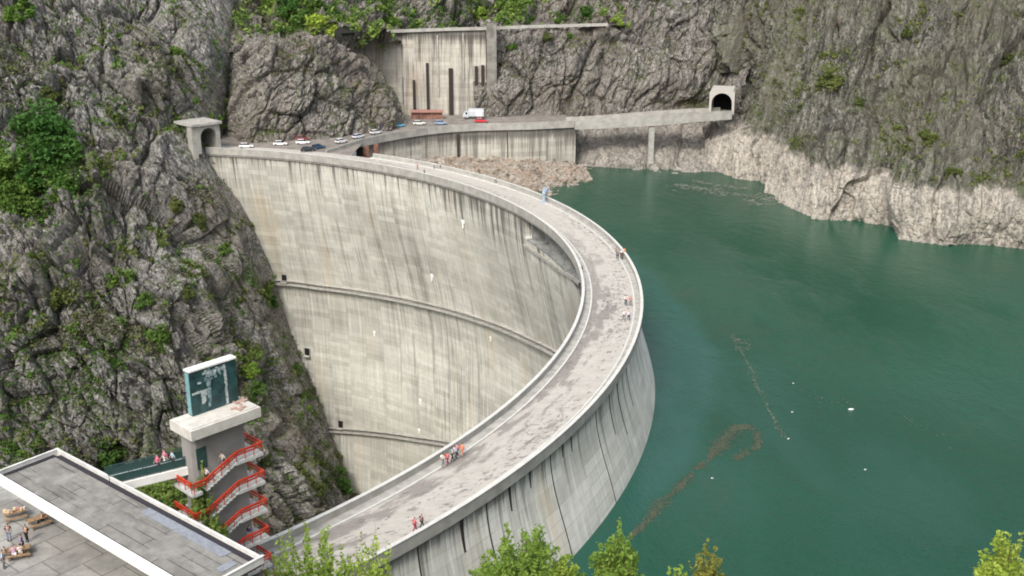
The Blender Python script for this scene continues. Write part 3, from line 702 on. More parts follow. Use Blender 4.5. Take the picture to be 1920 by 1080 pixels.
for i, (px, py, lb) in enumerate([(1595, 768, 'biggest white plastic scrap floating alone on the open lake'), (1485, 773, 'small white scrap floating beside the pale foam line'), (1478, 823, 'white scrap floating at the lower end of the pale foam line'), (1622, 881, 'small white scrap floating low on the right of the lake'), (1335, 897, 'white scrap floating beside the brown debris streak'), (1487, 719, 'tiny white scrap floating above the foam line')]):
    p = PZ(px, py, WATER); s_ = .28 if i == 0 else .11
    f_ = MB(); bmesh.ops.create_uvsphere(f_.b, u_segments=10, v_segments=6, radius=s_, matrix=Matrix.Translation((p[0], p[1], WATER+.05)) @ Matrix.Diagonal((1.5, .8, .55, 1)))
    f_.bar((p[0]+s_*1.2, p[1], WATER+.1), (p[0]+s_*1.9, p[1], WATER+.12), s_*.5, s_*.3, seg=8)
    tag(f_.build('plastic_scrap', M['foam']), lb, 'litter', 'white scraps floating on the lake')

# pale blue hoist frame on the lake side of the crest
p = pol(26.0, 135.9, -1); ho = empty('hoist_frame', p, R(26), 'pale blue steel hoist arm reaching out over the lakeside parapet', 'hoist')
f_ = MB(); f_.bar((-1.6, 0, .1), (-1.6, 0, 2.6), .35).bar((-.6, 1.2, .1), (-.6, 1.2, 2.4), .3).box((1, .9, .5), (-1.6, 0, .25)); f_.build('post', M['steel'], ho)
f_ = MB(); f_.bar((-1.8, -.3, 2.5), (1.5, 5.5, 2.2), .55, .4).bar((-.8, .9, 2.3), (2.2, 5.3, 2.1), .45, .3).bar((0, 1, 2.6), (1.2, 1, 2.3), .2); f_.build('arm', M['steel'], ho)

# ------------------------------------------------------------------ viewpoint: stair tower, footbridge, pavilion
U = Vector((.683, .730, 0)); Nn = Vector((.730, -.683, 0))           # along the tower front (left to right), outward
B0 = Vector((*PZ(358, 810, 16.9)[:2], 0)); LEN = 7.2
TR = B0.copy(); TR.z = 0.0
tw = empty('stair_tower', TR, math.atan2(U.y, U.x), 'grey concrete lookout tower wrapped by red railed stairs with a white slab roof', 'tower')
# local: x along the front, y away from the viewer (= -Nn), z up
f_ = MB(); f_.box((LEN, 3.65, .95), (LEN/2, 1.82, 16.42)); f_.box((LEN-.5, 3.15, .08), (LEN/2, 1.82, 16.94)); cap = f_.build('roof_slab', plain('pale_render', (.56, .535, .485), .8, var=.12, scale=1.1), tw)
f_ = MB(); f_.prism([(.9, 2.0), (1.3, 1.75), (6.3, 1.75), (6.3, 3.6), (.9, 3.6)], -6, 15.93); f_.build('tower_core', plain('grey_render', (.27, .26, .245), .9, var=.12, scale=.6), tw)
f_ = MB(); f_.box((1.0, .3, 2.1), (1.75, 1.85, 13.1)); f_.build('doorway', M['teal_mesh'], tw)
# lift housing with its weathered painting
sb = PZ(362, 781, 17)[:2]; sx = (Vector((*sb, 0))-B0).dot(U); sy = -(Vector((*sb, 0))-B0).dot(Nn); SW, SH = 4.8, 4.25
f_ = MB(); f_.box((SW, .75, SH), (sx+SW/2, sy+.375, 16.98+SH/2)); bd = f_.build('sign_board', M['teal'], tw)
f_ = MB(); f_.box((SW+.1, .95, .16), (sx+SW/2, sy+.375, 16.98+SH+.085)); f_.build('board_cap', M['white'], bd)
f_ = MB(); f_.box((.04, .6, SH-.2), (sx-.025, sy+.375, 16.98+SH/2)); f_.build('board_edge', plain('pale_teal_paint', (.18, .34, .36), .6, var=.2), bd)
random.seed(12); f_ = MB()
def dab(u, v, du, dv): f_.box((du*SW, .02, dv*SH), (sx+u*SW, sy-.012-random.random()*.006, 16.98+v*SH))
chalk = plain('chalky_white', (.42, .47, .47), .8, var=.35, scale=3)
for k in range(26): dab(.755+random.uniform(-.012, .012), .05+k*.033, random.uniform(.03, .055), .05)
f_.build('painted_bar', chalk, bd); f_ = MB()
for k in range(12): dab(.30+k*.04, .90+random.uniform(-.03, .03)-.002*k, .05, random.uniform(.03, .10))
f_.build('painted_band', chalk, bd); f_ = MB()
for k in range(9): dab(.05+k*.033, .50+random.uniform(-.012, .012), .05, .05)
for k in range(9): dab(.25+random.uniform(-.02, .02), .46-k*.028, random.uniform(.05, .1), .05)
for k in range(6): dab(.29+random.uniform(-.04, .04), .40+random.uniform(-.1, .1), .05, .05)
f_.build('painted_figure', chalk, bd); f_ = MB()
for k in range(5): dab(.19+random.uniform(-.02, .02), .72+random.uniform(-.02, .02), .05, .035)
f_.build('painted_spot', chalk, bd)
f_ = MB()
for k in range(40): dab(.385+random.uniform(-.03, .03), .08+random.random()*.85, random.uniform(.02, .06), random.uniform(.03, .1))
for k in range(24): dab(random.uniform(.28, .72), .72+random.random()*.2, random.uniform(.02, .05), random.uniform(.03, .09))
f_.build('faded_marks', plain('faded_paint', (.20, .28, .29), .8, var=.5, scale=4), bd)
# roof clutter: low brick-coloured remains at the right end
f_ = MB()
for k in range(16): f_.box((random.uniform(.2, .6), random.uniform(.15, .4), random.uniform(.08, .25)), (random.uniform(5, 7), random.uniform(.4, 2.8), 17.05), rz=random.uniform(0, 3))
f_.build('broken_bricks', plain('brick_rubble', (.42, .30, .25), .9, var=.3), cap)
# stairs: front flight falls from the right landing to the left one, back flight from left to right
XR0, XR1 = 4.5, 7.45; XL0, XL1 = -.15, 1.25; YF0, YF1 = .55, 1.72
pale = plain('pale_stair_concrete', (.50, .51, .49), .85, var=.15)
for s_ in range(6):
    zt = 12-3*s_
    f_ = MB(); f_.box((XR1-XR0, YF1-YF0, .32), ((XR0+XR1)/2, (YF0+YF1)/2, zt-.16)); f_.box((XR1-6.35, 2.6, .32), ((XR1+6.35)/2, YF1+1.303, zt-.16)); f_.build('landing', pale, tw)
    f_ = MB(); f_.box((XL1-XL0-.4, 3.4, .3), ((XL0+XL1)/2-.2, YF0+1.7, zt-1.65)); f_.build('landing', pale, tw)
    f_ = MB()
    for k in range(9):
        x1 = XR0-k*.36; f_.box((.39, YF1-YF0, .12), (x1-.17, (YF0+YF1)/2, zt-.167*(k+1)-.05))
    f_.build('stair_flight', pale, tw)
    f_ = MB()
    for k in range(9): f_.box((.36, 1.0, .12), (XL1+.17+k*.5, 4.15, zt-1.5-.167*(k+1)))
    f_.build('stair_flight', pale, tw)
    h_ = 1.0
    def fence_(pts, name='railing'):
        f_ = MB()
        for (a, b) in zip(pts[:-1], pts[1:]):
            a = Vector(a); b = Vector(b); f_.bar(a+Vector((0, 0, h_)), b+Vector((0, 0, h_)), .13, .2)
            f_.bar(a+Vector((0, 0, h_*.66)), b+Vector((0, 0, h_*.66)), .05, .14)
            n_ = max(1, int((b-a).length/.9))
            for k in range(n_+1):
                q = a.lerp(b, k/n_); f_.bar(q, q+Vector((0, 0, h_)), .06)
        f_.build(name, M['red_rail'], tw)
    fence_([(XR1-.05, 4.2, zt), (XR1-.05, YF0+.05, zt), (XR0+.1, YF0+.05, zt), (XL1, YF0+.05, zt-1.5), (XL0+.2, YF0+.05, zt-1.5)])
    fence_([(XL0+.05, YF0+.2, zt-1.5), (XL0+.05, 4.1, zt-1.5)])
# footbridge
fa = Vector(PZ(382, 868, 12)); fb = Vector(PZ(218, 908, 12)); dv_ = (fb-fa); dv_.z = 0; fl = dv_.length+.6; an = math.atan2(dv_.y, dv_.x)
fbz = empty('footbridge', (fa.x, fa.y, 12), an, 'narrow white footbridge with dark green side panels leading to the stair tower', 'bridge')
f_ = MB(); f_.box((fl+1.2, 1.7, .28), (fl/2-.6, -.85, -.14)); f_.build('deck', M['conc'], fbz)
f_ = MB(); f_.box((fl+1.6, .25, .75), (fl/2-.8, .128, -.3)); f_.build('edge_beam', M['white'], fbz)
f_ = MB(); f_.box((fl+1.2, .25, .5), (fl/2-.6, -1.828, -.2)); f_.build('edge_beam', M['white'], fbz)
for y_, in ((.0,), (-1.7,)):
    f_ = MB(); f_.bar((-1, y_, 1.05), (fl, y_, 1.05), .09)
    for k in range(int(fl/1.2)+1): f_.bar((k*1.2-.9, y_, 0), (k*1.2-.9, y_, 1.05), .06)
    f_.box((fl+.9, .03, .72), (fl/2-.5, y_, .55)); f_.build('railing', M['teal_mesh'], fbz)
# pavilion
RZ = 12.6
ra = Vector((*PZ(110, 848, RZ)[:2], 0)); rb_ = Vector((*PZ(483, 1047, RZ)[:2], 0)); ux = (rb_-ra).normalized(); rl = (rb_-ra).length
uy = Vector((ux.y, -ux.x, 0))             # towards the viewer-left
wd_ = (Vector((*PZ(0, 893, RZ)[:2], 0))-ra).dot(uy)
pv = empty('pavilion', (ra.x, ra.y, 6.9), math.atan2(ux.y, ux.x), 'long low pavilion with a flat grey felt roof and broad white fascia', 'building')
f_ = MB(); f_.box((rl-.6, wd_-.6, .3), (rl/2, -wd_/2, RZ-7.25))
m = NT('roof_felt'); v = m.co(); g = m.noise(v, .7, 6, .7); g2 = m.noise(m.co('Object', scale=(.25, 1.2, 1)), 1, 4, .65)
c = m.mix(m.ramp(g, .3, .7), (.18, .172, .157), (.29, .28, .255)); c = m.mix(m.ramp(g2, .54, .68, 0, .7), c, (.12, .115, .105))
bk = m.new('ShaderNodeTexBrick', offset=.37); m.L(m.co('Object', rot=(0, 0, 0)), bk.inputs['Vector']); bk.inputs['Scale'].default_value = 1; bk.inputs['Brick Width'].default_value = 7.5; bk.inputs['Row Height'].default_value = 1.05
bk.inputs['Mortar Size'].default_value = .045; bk.inputs['Color1'].default_value = (1, 1, 1, 1); bk.inputs['Color2'].default_value = (.86, .86, .86, 1); bk.inputs['Mortar'].default_value = (.3, .29, .28, 1)
c = m.mix(m.ramp(m.noise(v, .25, 4), .38, .5), c, m.mix(1.0, c, bk.outputs['Color'], 'MULTIPLY'))
c = m.mix(m.ramp(m.noise(v, .35, 5, .7), .63, .70, 0, .8), c, (.48, .52, .56))
m.color(c); m.bump(g, .3, .03); f_.build('roof_felt', m.m, pv)
f_ = MB(); f_.box((rl+.7, .12, .62), (rl/2, .06-.02, RZ-6.9-.11)).box((rl+.9, .22, .07), (rl/2, .04, RZ-6.9+.235)); f_.build('fascia', M['trim'], pv)
f_ = MB(); f_.box((.12, wd_+.6, .62), (rl+.3, -wd_/2, RZ-7.01)).box((.22, wd_+.7, .07), (rl+.3, -wd_/2, RZ-6.9+.238)); f_.build('fascia', M['trim'], pv)
f_ = MB(); f_.box((.12, wd_+.3, .62), (-.3, -wd_/2, RZ-7.01)).box((.22, wd_+.4, .07), (-.3, -wd_/2, RZ-6.9+.238)); f_.build('fascia', M['trim'], pv)
# broad sloping flashing along the plaza side
V = []
for x in (-.4, rl+.4): V += [(x, -wd_+.10, RZ-6.9+.16), (x, -wd_-.50, RZ-6.9+.04), (x, -wd_-.50, RZ-6.9-.42), (x, -wd_+.10, RZ-6.9-.42)]
mesh_np('flashing', V, [(0, 1, 5, 4), (1, 2, 6, 5), (2, 3, 7, 6), (3, 0, 4, 7)], M['white'], pv)
f_ = MB(); f_.box((rl-.7, .5, .05), (rl/2, -.27, RZ-6.9-.17)); f_.box((.45, wd_-.8, .05), (.02, -wd_/2, RZ-6.9-.165)); f_.build('gutter', plain('bitumen', (.03, .028, .035), .6), pv)
f_ = MB(); f_.box((11, .9, .06), (rl-8, -1.0, RZ-6.9-.165)); f_.box((.8, 1.4, .06), (rl-1.2, -2, RZ-6.9-.166)); f_.build('felt_patch', plain('blue_grey_felt', (.24, .26, .29), .7, var=.15), pv)
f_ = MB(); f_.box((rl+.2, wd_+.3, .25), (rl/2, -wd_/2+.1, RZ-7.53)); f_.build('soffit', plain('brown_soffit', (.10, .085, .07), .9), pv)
f_ = MB(); f_.box((rl-1.4, .5, RZ-7.66), (rl/2, -.75, (RZ-7.66)/2-.2)); f_.box((.5, wd_-2.2, RZ-7.66), (rl-1.2, -wd_/2+.2, (RZ-7.66)/2-.2)); f_.build('wall', plain('dim_wall', (.26, .25, .24), .9, var=.25), pv)
m = NT('paving'); v = m.co(); g = m.noise(v, .6, 6, .7); g2 = m.noise(v, .18, 3)
bk = m.new('ShaderNodeTexBrick'); m.L(m.co('Object', rot=(0, 0, R(-52))), bk.inputs['Vector']); bk.inputs['Scale'].default_value = 1; bk.inputs['Brick Width'].default_value = 4; bk.inputs['Row Height'].default_value = 3; bk.inputs['Mortar Size'].default_value = .05
bk.inputs['Color1'].default_value = (1, 1, 1, 1); bk.inputs['Color2'].default_value = (.85, .85, .85, 1); bk.inputs['Mortar'].default_value = (.45, .43, .40, 1)
c = m.mix(m.ramp(g, .3, .7), (.26, .255, .24), (.40, .39, .36)); c = m.mix(m.ramp(g2, .5, .62, 0, .6), c, (.17, .16, .14)); c = m.mix(1.0, c, bk.outputs['Color'], 'MULTIPLY'); m.color(c)
flat('pavement', [(-75, 60), (-27, 60), (RB_[0]-3+UY_[0]*1.0, RB_[1]+UY_[1]*1.0+2.5), (RA_[0]+UY_[0]*.3, RA_[1]+UY_[1]*.3), (RA_[0]-30*_u[0]+UY_[0]*.3, RA_[1]-30*_u[1]+UY_[1]*.3)], 7.0, m.m)

# ------------------------------------------------------------------ cars and lorry
def paint(o, slot, mat):
    o.material_slots[slot].link = 'OBJECT'; o.material_slots[slot].material = mat
CARM = {}
def carpaint(name, c):
    if name not in CARM:
        mm = plain(name, c, .3, 0, .04); mm.node_tree.nodes['Principled BSDF'].inputs['Coat Weight'].default_value = .6; CARM[name] = mm
    return CARM[name]
def loft(name, secs, mat, parent, smooth=False):
    """closed sections of equal length joined and capped"""
    k = len(secs[0]); V = [p for s_ in secs for p in s_]; o = mesh_np(name, V, gridfaces(len(secs), k, close_u=True), mat, parent)
    bm = bmesh.new(); bm.from_mesh(o.data); bm.verts.ensure_lookup_table(); bm.faces.new([bm.verts[i] for i in range(k)]); bm.faces.new([bm.verts[(len(secs)-1)*k+i] for i in reversed(range(k))])
    bmesh.ops.recalc_face_normals(bm, faces=bm.faces); bm.to_mesh(o.data); bm.free(); return o
def make_car(label, mat, loc, rz):
    root = empty('parked_car', loc, rz, label, 'car', 'cars parked beside the dam crest')
    # lower body: stations along x (front = +x): (x, halfwidth, zbottom, zshoulder)
    st = [(-2.1, .70, .42, .78), (-2.02, .80, .30, .90), (-1.3, .85, .24, .95), (0, .86, .22, .93), (.9, .85, .24, .90), (1.6, .82, .28, .80), (2.02, .74, .34, .68), (2.12, .62, .42, .58)]
    secs = [[(x, -hw, zb+.06), (x, -hw*1.0, zs-.10), (x, -hw+.10, zs), (x, hw-.10, zs), (x, hw, zs-.10), (x, hw, zb+.06), (x, hw-.08, zb), (x, -hw+.08, zb)] for x, hw, zb, zs in st]
    loft('body', secs, mat, root)
    gh = [(-1.95, .70, .90), (-1.45, .60, 1.36), (-.3, .58, 1.43), (.35, .60, 1.38), (1.05, .72, .88)]
    loft('window', [[(x, -hw, min(.93, z)), (x, -hw, z), (x, hw, z), (x, hw, min(.93, z))] if False else [(x, -(.72), .88), (x, -hw, z), (x, hw, z), (x, .72, .88)] for x, hw, z in gh], M['glass'], root)
    loft('roof', [[(x, -hw, z), (x, -hw+.05, z+.06), (x, hw-.05, z+.06), (x, hw, z)] for x, hw, z in ((-1.5, .60, 1.33), (-1.2, .60, 1.39), (-.3, .59, 1.435), (.35, .61, 1.37))], mat, root)
    for sx in (-1.3, 1.3):
        for sy in (-1, 1):
            f_ = MB(); f_.bar((sx, sy*.66, .31), (sx, sy*.87, .31), .62, seg=16); wh = f_.build('wheel', M['tyre'], root)
            f_ = MB(); f_.bar((sx, sy*.86, .31), (sx, sy*.885, .31), .36, seg=12); f_.build('rim', M['rim'], wh)
    for sy in (-1, 1):
        f_ = MB(); f_.box((.08, .3, .14), (2.06, sy*.52, .60)); f_.build('headlight', M['lamp'], root)
        f_ = MB(); f_.box((.06, .22, .18), (-2.1, sy*.56, .72)); f_.build('tail_light', M['red_lens'], root)
    f_ = MB(); f_.box((.12, 1.4, .14), (2.1, 0, .38)); f_.build('bumper', M['tyre'], root); f_ = MB(); f_.box((.1, 1.5, .14), (-2.12, 0, .42)); f_.build('bumper', M['tyre'], root)
    return root
white = carpaint('white_car_paint', (.75, .75, .74))
cars = [(462, 277, 8, white, 'white car parked nearest the grey tunnel portal at the left'), (526, 272.5, 4, white, 'white car parked second from the left tunnel portal'),
        (568, 270, 4, white, 'white car parked in front of a dark red car under the rock'), (566, 263, 6, carpaint('wine_red', (.22, .03, .03)), 'dark red car half hidden behind a white car under the rock'),
        (578, 284, 12, carpaint('black_paint', (.02, .022, .027)), 'black car standing at the start of the crest road'), (597, 279, 40, carpaint('navy_paint', (.02, .06, .13)), 'dark blue car just beyond the black car at the start of the crest road'),
        (640, 268, 50, white, 'white car behind the low wall, nearest the crest road'), (672, 259, 50, carpaint('pearl_paint', (.62, .65, .70)), 'pale silver car behind the low wall between two white cars'),
        (705, 251, 48, white, 'white car behind the low wall below the dark blue car'), (716, 244, 30, carpaint('blue_paint', (.04, .045, .19)), 'deep blue car parked against the foot of the rock'),
        (748, 238, 30, carpaint('sky_paint', (.13, .40, .52)), 'light blue car parked under the bush at the end of the rock'), (786, 234, 8, carpaint('cream_paint', (.66, .68, .62)), 'cream car parked before the brown stall'),
        (826, 233.5, 4, carpaint('steel_blue_paint', (.25, .33, .46)), 'steel blue car parked right of the cream car'), (902, 229.5, -3, carpaint('red_paint', (.60, .03, .04)), 'bright red car parked in front of the grey lorry')]
proto = None
for px, py, hd, mat, lb in cars:
    p = PZ(px, py, -1.02)
    if proto is None: proto = o = make_car(lb, mat, tuple(p), R(hd))
    else:
        o = copy_tree(proto); o.location = p; o.rotation_euler = (0, 0, R(hd)); o['label'] = lb
    for ch in o.children:
        if ch.name.split('.')[0] in ('body', 'roof'): paint(ch, 0, mat)
p = PZ(884, 224, -1.02); lo = empty('box_lorry', (p[0], p[1]+1.5, -1.02), R(180), 'grey and white box lorry parked against the tall concrete wall', 'lorry')
f_ = MB(); f_.box((5.2, 2.4, 2.5), (-1.6, 0, 2.2), bev=.06); f_.build('cargo_box', M['silver'], lo)
f_ = MB(); f_.box((5.24, 2.44, .25), (-1.6, 0, 2.9)).box((2.0, 2.43, 2.2), (-2.6, 0, 2.1)); f_.build('box_panel', plain('off_white_panel', (.68, .68, .68), .5), lo)
loft('cab', [[(1.1, -1.1, .6), (1.1, -1.1, 2.6), (1.1, 1.1, 2.6), (1.1, 1.1, .6)], [(2.2, -1.1, .6), (2.2, -1.05, 2.55), (2.2, 1.05, 2.55), (2.2, 1.1, .6)], [(2.9, -1.08, .6), (2.9, -1.05, 1.5), (2.9, 1.05, 1.5), (2.9, 1.08, .6)]], M['silver'], lo)
f_ = MB(); f_.box((.6, 2.24, .7), (1.75, 0, 2.0)); f_.build('window', M['glass'], lo)
for sx in (-3.2, -2.2, 2.1):
    for sy in (-1, 1):
        f_ = MB(); f_.bar((sx, sy*.8, .45), (sx, sy*1.12, .45), .9, seg=16); wh = f_.build('wheel', M['tyre'], lo)
        f_ = MB(); f_.bar((sx, sy*1.11, .45), (sx, sy*1.14, .45), .5, seg=12); f_.build('rim', M['rim'], wh)
f_ = MB(); f_.box((6.6, .9, .25), (-.6, 0, .8)); f_.build('chassis', M['tyre'], lo)
p = PZ(800, 224, -1.02); sh = empty('market_stall', (p[0], p[1]+2, -1.02), 0, 'long brown sheet stall with a reddish roof below the tall concrete wall', 'stall')
f_ = MB(); f_.box((10.5, 2.2, 1.9), (0, 0, .95)); f_.build('counter', M['brown_tin'], sh)
f_ = MB(); f_.prism([(-5.6, -1.9), (5.6, -1.9), (5.6, 1.4), (-5.6, 1.4)], [2.3, 2.3, 2.7, 2.7], [2.4, 2.4, 2.8, 2.8]); f_.build('roof', plain('faded_red_roof', (.33, .17, .14), .8, var=.3), sh)
for x in (-5.4, -1.8, 1.8, 5.4):
    f_ = MB(); f_.bar((x, -1.75, 0), (x, -1.75, 2.32), .14); f_.build('post', M['wood'], sh)

# ------------------------------------------------------------------ people
def skin_mesh(name, joints, bones, sub=1, rootj=0):
    me = bpy.data.meshes.new(name); names = list(joints); ix = {n_: i for i, n_ in enumerate(names)}
    me.from_pydata([joints[n_][0] for n_ in names], [(ix[a], ix[b]) for a, b in bones], []); o = bpy.data.objects.new(name, me); C.objects.link(o)
    o.modifiers.new('s', 'SKIN'); d = me.skin_vertices[0].data
    for i, n_ in enumerate(names):
        r = joints[n_][1]; d[i].radius = (r, r) if not isinstance(r, tuple) else r; d[i].use_root = (i == rootj)
    sb_ = o.modifiers.new('d', 'SUBSURF'); sb_.levels = sub; sb_.render_levels = sub
    dg = bpy.context.evaluated_depsgraph_get(); nm = bpy.data.meshes.new_from_object(o.evaluated_get(dg)); nm.name = name
    bpy.data.objects.remove(o); bpy.data.meshes.remove(me); nm.shade_smooth(); return nm
def pose(kind):
    """joint positions; figure faces +x, feet on z=0"""
    J = {'pelvis': (0, 0, .95), 'waist': (0, 0, 1.08), 'chest': (.01, 0, 1.30), 'neck': (.0, 0, 1.46), 'chin': (.02, 0, 1.53), 'head': (.025, 0, 1.62), 'crown': (.015, 0, 1.70)}
    st = {'walk': .26, 'stand': .02, 'lean': .05, 'sit': 0}[kind]
    for s_, n_ in ((1, 'l'), (-1, 'r')):
        f = st*s_
        J['hip'+n_] = (0, .10*s_, .90); J['knee'+n_] = (.04+f*.6, .11*s_, .49); J['ankle'+n_] = (-.02+f*1.0, .11*s_, .09+(.05 if f < -.1 else 0)); J['toe'+n_] = (.16+f*1.0, .13*s_, .035+(.0 if f > -.1 else .0))
        J['sh'+n_] = (0, .18*s_, 1.40); J['elb'+n_] = (-.03-f*.5, .25*s_, 1.12); J['wri'+n_] = (.05-f*.8, .25*s_, .89); J['palm'+n_] = (.07-f*.85, .25*s_, .80)
        if kind == 'lean': J['elb'+n_] = (.12, .26*s_, 1.15); J['wri'+n_] = (.34, .18*s_, 1.08); J['palm'+n_] = (.42, .17*s_, 1.06)
        if kind == 'sit':
            J['hip'+n_] = (.02, .10*s_, .50); J['knee'+n_] = (.44, .12*s_, .52); J['ankle'+n_] = (.42, .12*s_, .09); J['toe'+n_] = (.60, .13*s_, .035)
    if kind == 'sit':
        for k_ in list(J):
            if k_ in ('pelvis', 'waist', 'chest', 'neck', 'chin', 'head', 'crown') or k_[:2] in ('sh', 'el', 'wr', 'pa'):
                x, y, z = J[k_]; J[k_] = (x+.05*(z-.95), y, z-.42)
        for n_, s_ in (('l', 1), ('r', -1)): J['elb'+n_] = (.12, .25*s_, .74); J['wri'+n_] = (.34, .17*s_, .68); J['palm'+n_] = (.42, .15*s_, .66)
    if kind == 'lean':
        for k_ in ('waist', 'chest', 'neck', 'chin', 'head', 'crown', 'shl', 'shr'):
            x, y, z = J[k_]; J[k_] = (x+.32*(z-.95), y, z-.05*(z-.95))
    return J
RAD = {'pelvis': (.13, .11), 'waist': (.125, .10), 'chest': (.15, .11), 'neck': .055, 'chin': .07, 'head': (.085, .095), 'crown': .06, 'hip': .085, 'knee': .056, 'ankle': .038, 'toe': .035, 'sh': .062, 'elb': .042, 'wri': .028, 'palm': (.036, .018)}
def rad(n_): return RAD.get(n_) or RAD[n_[:-1]]
PB = {}
for kd in ('stand', 'walk', 'lean', 'sit'):
    J = pose(kd); j = {n_: (p_, rad(n_)) for n_, p_ in J.items()}
    bn = [('pelvis', 'waist'), ('waist', 'chest'), ('chest', 'neck'), ('neck', 'chin'), ('chin', 'head'), ('head', 'crown')]
    for n_ in 'lr': bn += [('pelvis', 'hip'+n_), ('hip'+n_, 'knee'+n_), ('knee'+n_, 'ankle'+n_), ('ankle'+n_, 'toe'+n_), ('chest', 'sh'+n_), ('sh'+n_, 'elb'+n_), ('elb'+n_, 'wri'+n_), ('wri'+n_, 'palm'+n_)]
    jj = dict(j); bb = list(bn)
    for n_ in 'lr':                                   # five fingers off the end and side of each palm
        pw = Vector(J['palm'+n_]); dr = (pw-Vector(J['wri'+n_])).normalized(); sd_ = Vector((1, 0, 0)) if abs(dr.z) > .7 else Vector((0, 1 if n_ == 'l' else -1, 0)); side = (sd_-dr*sd_.dot(dr)).normalized()
        for q, (off, ln) in enumerate(((-.026, .055), (-.009, .07), (.009, .075), (.026, .062))):
            a_ = pw+side*off+dr*.03; jj[f'f{q}a'+n_] = (tuple(a_), .010); jj[f'f{q}b'+n_] = (tuple(a_+dr*ln+Vector((.012, 0, 0))), .008); bb += [('palm'+n_, f'f{q}a'+n_), (f'f{q}a'+n_, f'f{q}b'+n_)]
        a_ = pw+side*.045-dr*.02; jj['ta'+n_] = (tuple(a_), .011); jj['tb'+n_] = (tuple(a_+dr*.05+side*.015), .009); bb += [('palm'+n_, 'ta'+n_), ('ta'+n_, 'tb'+n_)]
    hd = Vector(J['head']); jj['nose'] = (tuple(hd+Vector((.105, 0, -.015))), .014); bb.append(('head', 'nose'))
    body = skin_mesh('person_body', jj, bb)
    grow = lambda ns, g_: {n_: (j[n_][0], tuple(x+g_ for x in j[n_][1]) if isinstance(j[n_][1], tuple) else j[n_][1]+g_) for n_ in ns}
    top = grow(['chest', 'waist', 'pelvis', 'shl', 'shr', 'elbl', 'elbr'], .022); nk = Vector(J['neck']); top['collar'] = (tuple(nk+Vector((0, 0, -.05))), .07)
    shirt = skin_mesh('shirt', top, [('chest', 'waist'), ('waist', 'pelvis'), ('chest', 'collar'), ('chest', 'shl'), ('chest', 'shr'), ('shl', 'elbl'), ('shr', 'elbr')])
    lg = grow(['pelvis', 'hipl', 'hipr', 'kneel', 'kneer', 'anklel', 'ankler'], .018)
    trous = skin_mesh('trousers', lg, [('pelvis', 'hipl'), ('pelvis', 'hipr'), ('hipl', 'kneel'), ('hipr', 'kneer'), ('kneel', 'anklel'), ('kneer', 'ankler')])
    shoes = []
    for n_ in 'lr': shoes.append(skin_mesh('shoe', grow(['ankle'+n_, 'toe'+n_], .014), [('ankle'+n_, 'toe'+n_)]))
    hr = {'a': (tuple(hd+Vector((-.03, 0, .0))), .085), 'b': (tuple(hd+Vector((-.015, 0, .06))), .088), 'c': (tuple(hd+Vector((.045, 0, .085))), .06)}
    hair = skin_mesh('hair', hr, [('a', 'b'), ('b', 'c')])
    eyes = []
    for s_ in (1, -1):
        bm = bmesh.new(); bmesh.ops.create_uvsphere(bm, u_segments=8, v_segments=6, radius=.013, matrix=Matrix.Translation(hd+Vector((.088, .033*s_, .005)))); me = bpy.data.meshes.new('eye'); bm.to_mesh(me); bm.free(); eyes.append(me)
    PB[kd] = (body, shirt, trous, shoes, hair, eyes)
    body.materials.append(M['skin']); hair.materials.append(M['hair']); shirt.materials.append(M['white']); trous.materials.append(M['dark'])
    for e_ in eyes: e_.materials.append(M['dark'])
    for e_ in shoes: e_.materials.append(M['tyre'])
CL = {}
def cloth(c):
    if c not in CL: CL[c] = plain('cloth_%d' % len(CL), c, .9, var=.12, scale=6); CL[c].name = 'cloth'
    return CL[c]
WHT, DRK, NAV, RED, PNK, LBL, ORG, GRY, KHA, GRN = (.75, .74, .72), (.02, .02, .025), (.03, .04, .11), (.55, .035, .05), (.78, .12, .24), (.40, .58, .72), (.80, .22, .08), (.16, .16, .18), (.33, .27, .18), (.12, .22, .18)
def person(kd, loc, rz, top, bot, label, group):
    body, shirt, trous, shoes, hair, eyes = PB[kd]
    r_ = empty('person', tuple(loc), rz, label, 'person', group)
    b_ = link('body', body, None, r_); o_ = link('shirt', shirt, None, r_); paint(o_, 0, cloth(top)); o_ = link('trousers', trous, None, r_); paint(o_, 0, cloth(bot)); link('hair', hair, None, r_)
    for q in shoes: link('shoe', q, None, r_)
    for q in eyes: link('eye', q, None, b_)
    k = random.uniform(.96, 1.06); r_.scale = (k, k, k); return r_
gc = 'walkers on the dam crest'
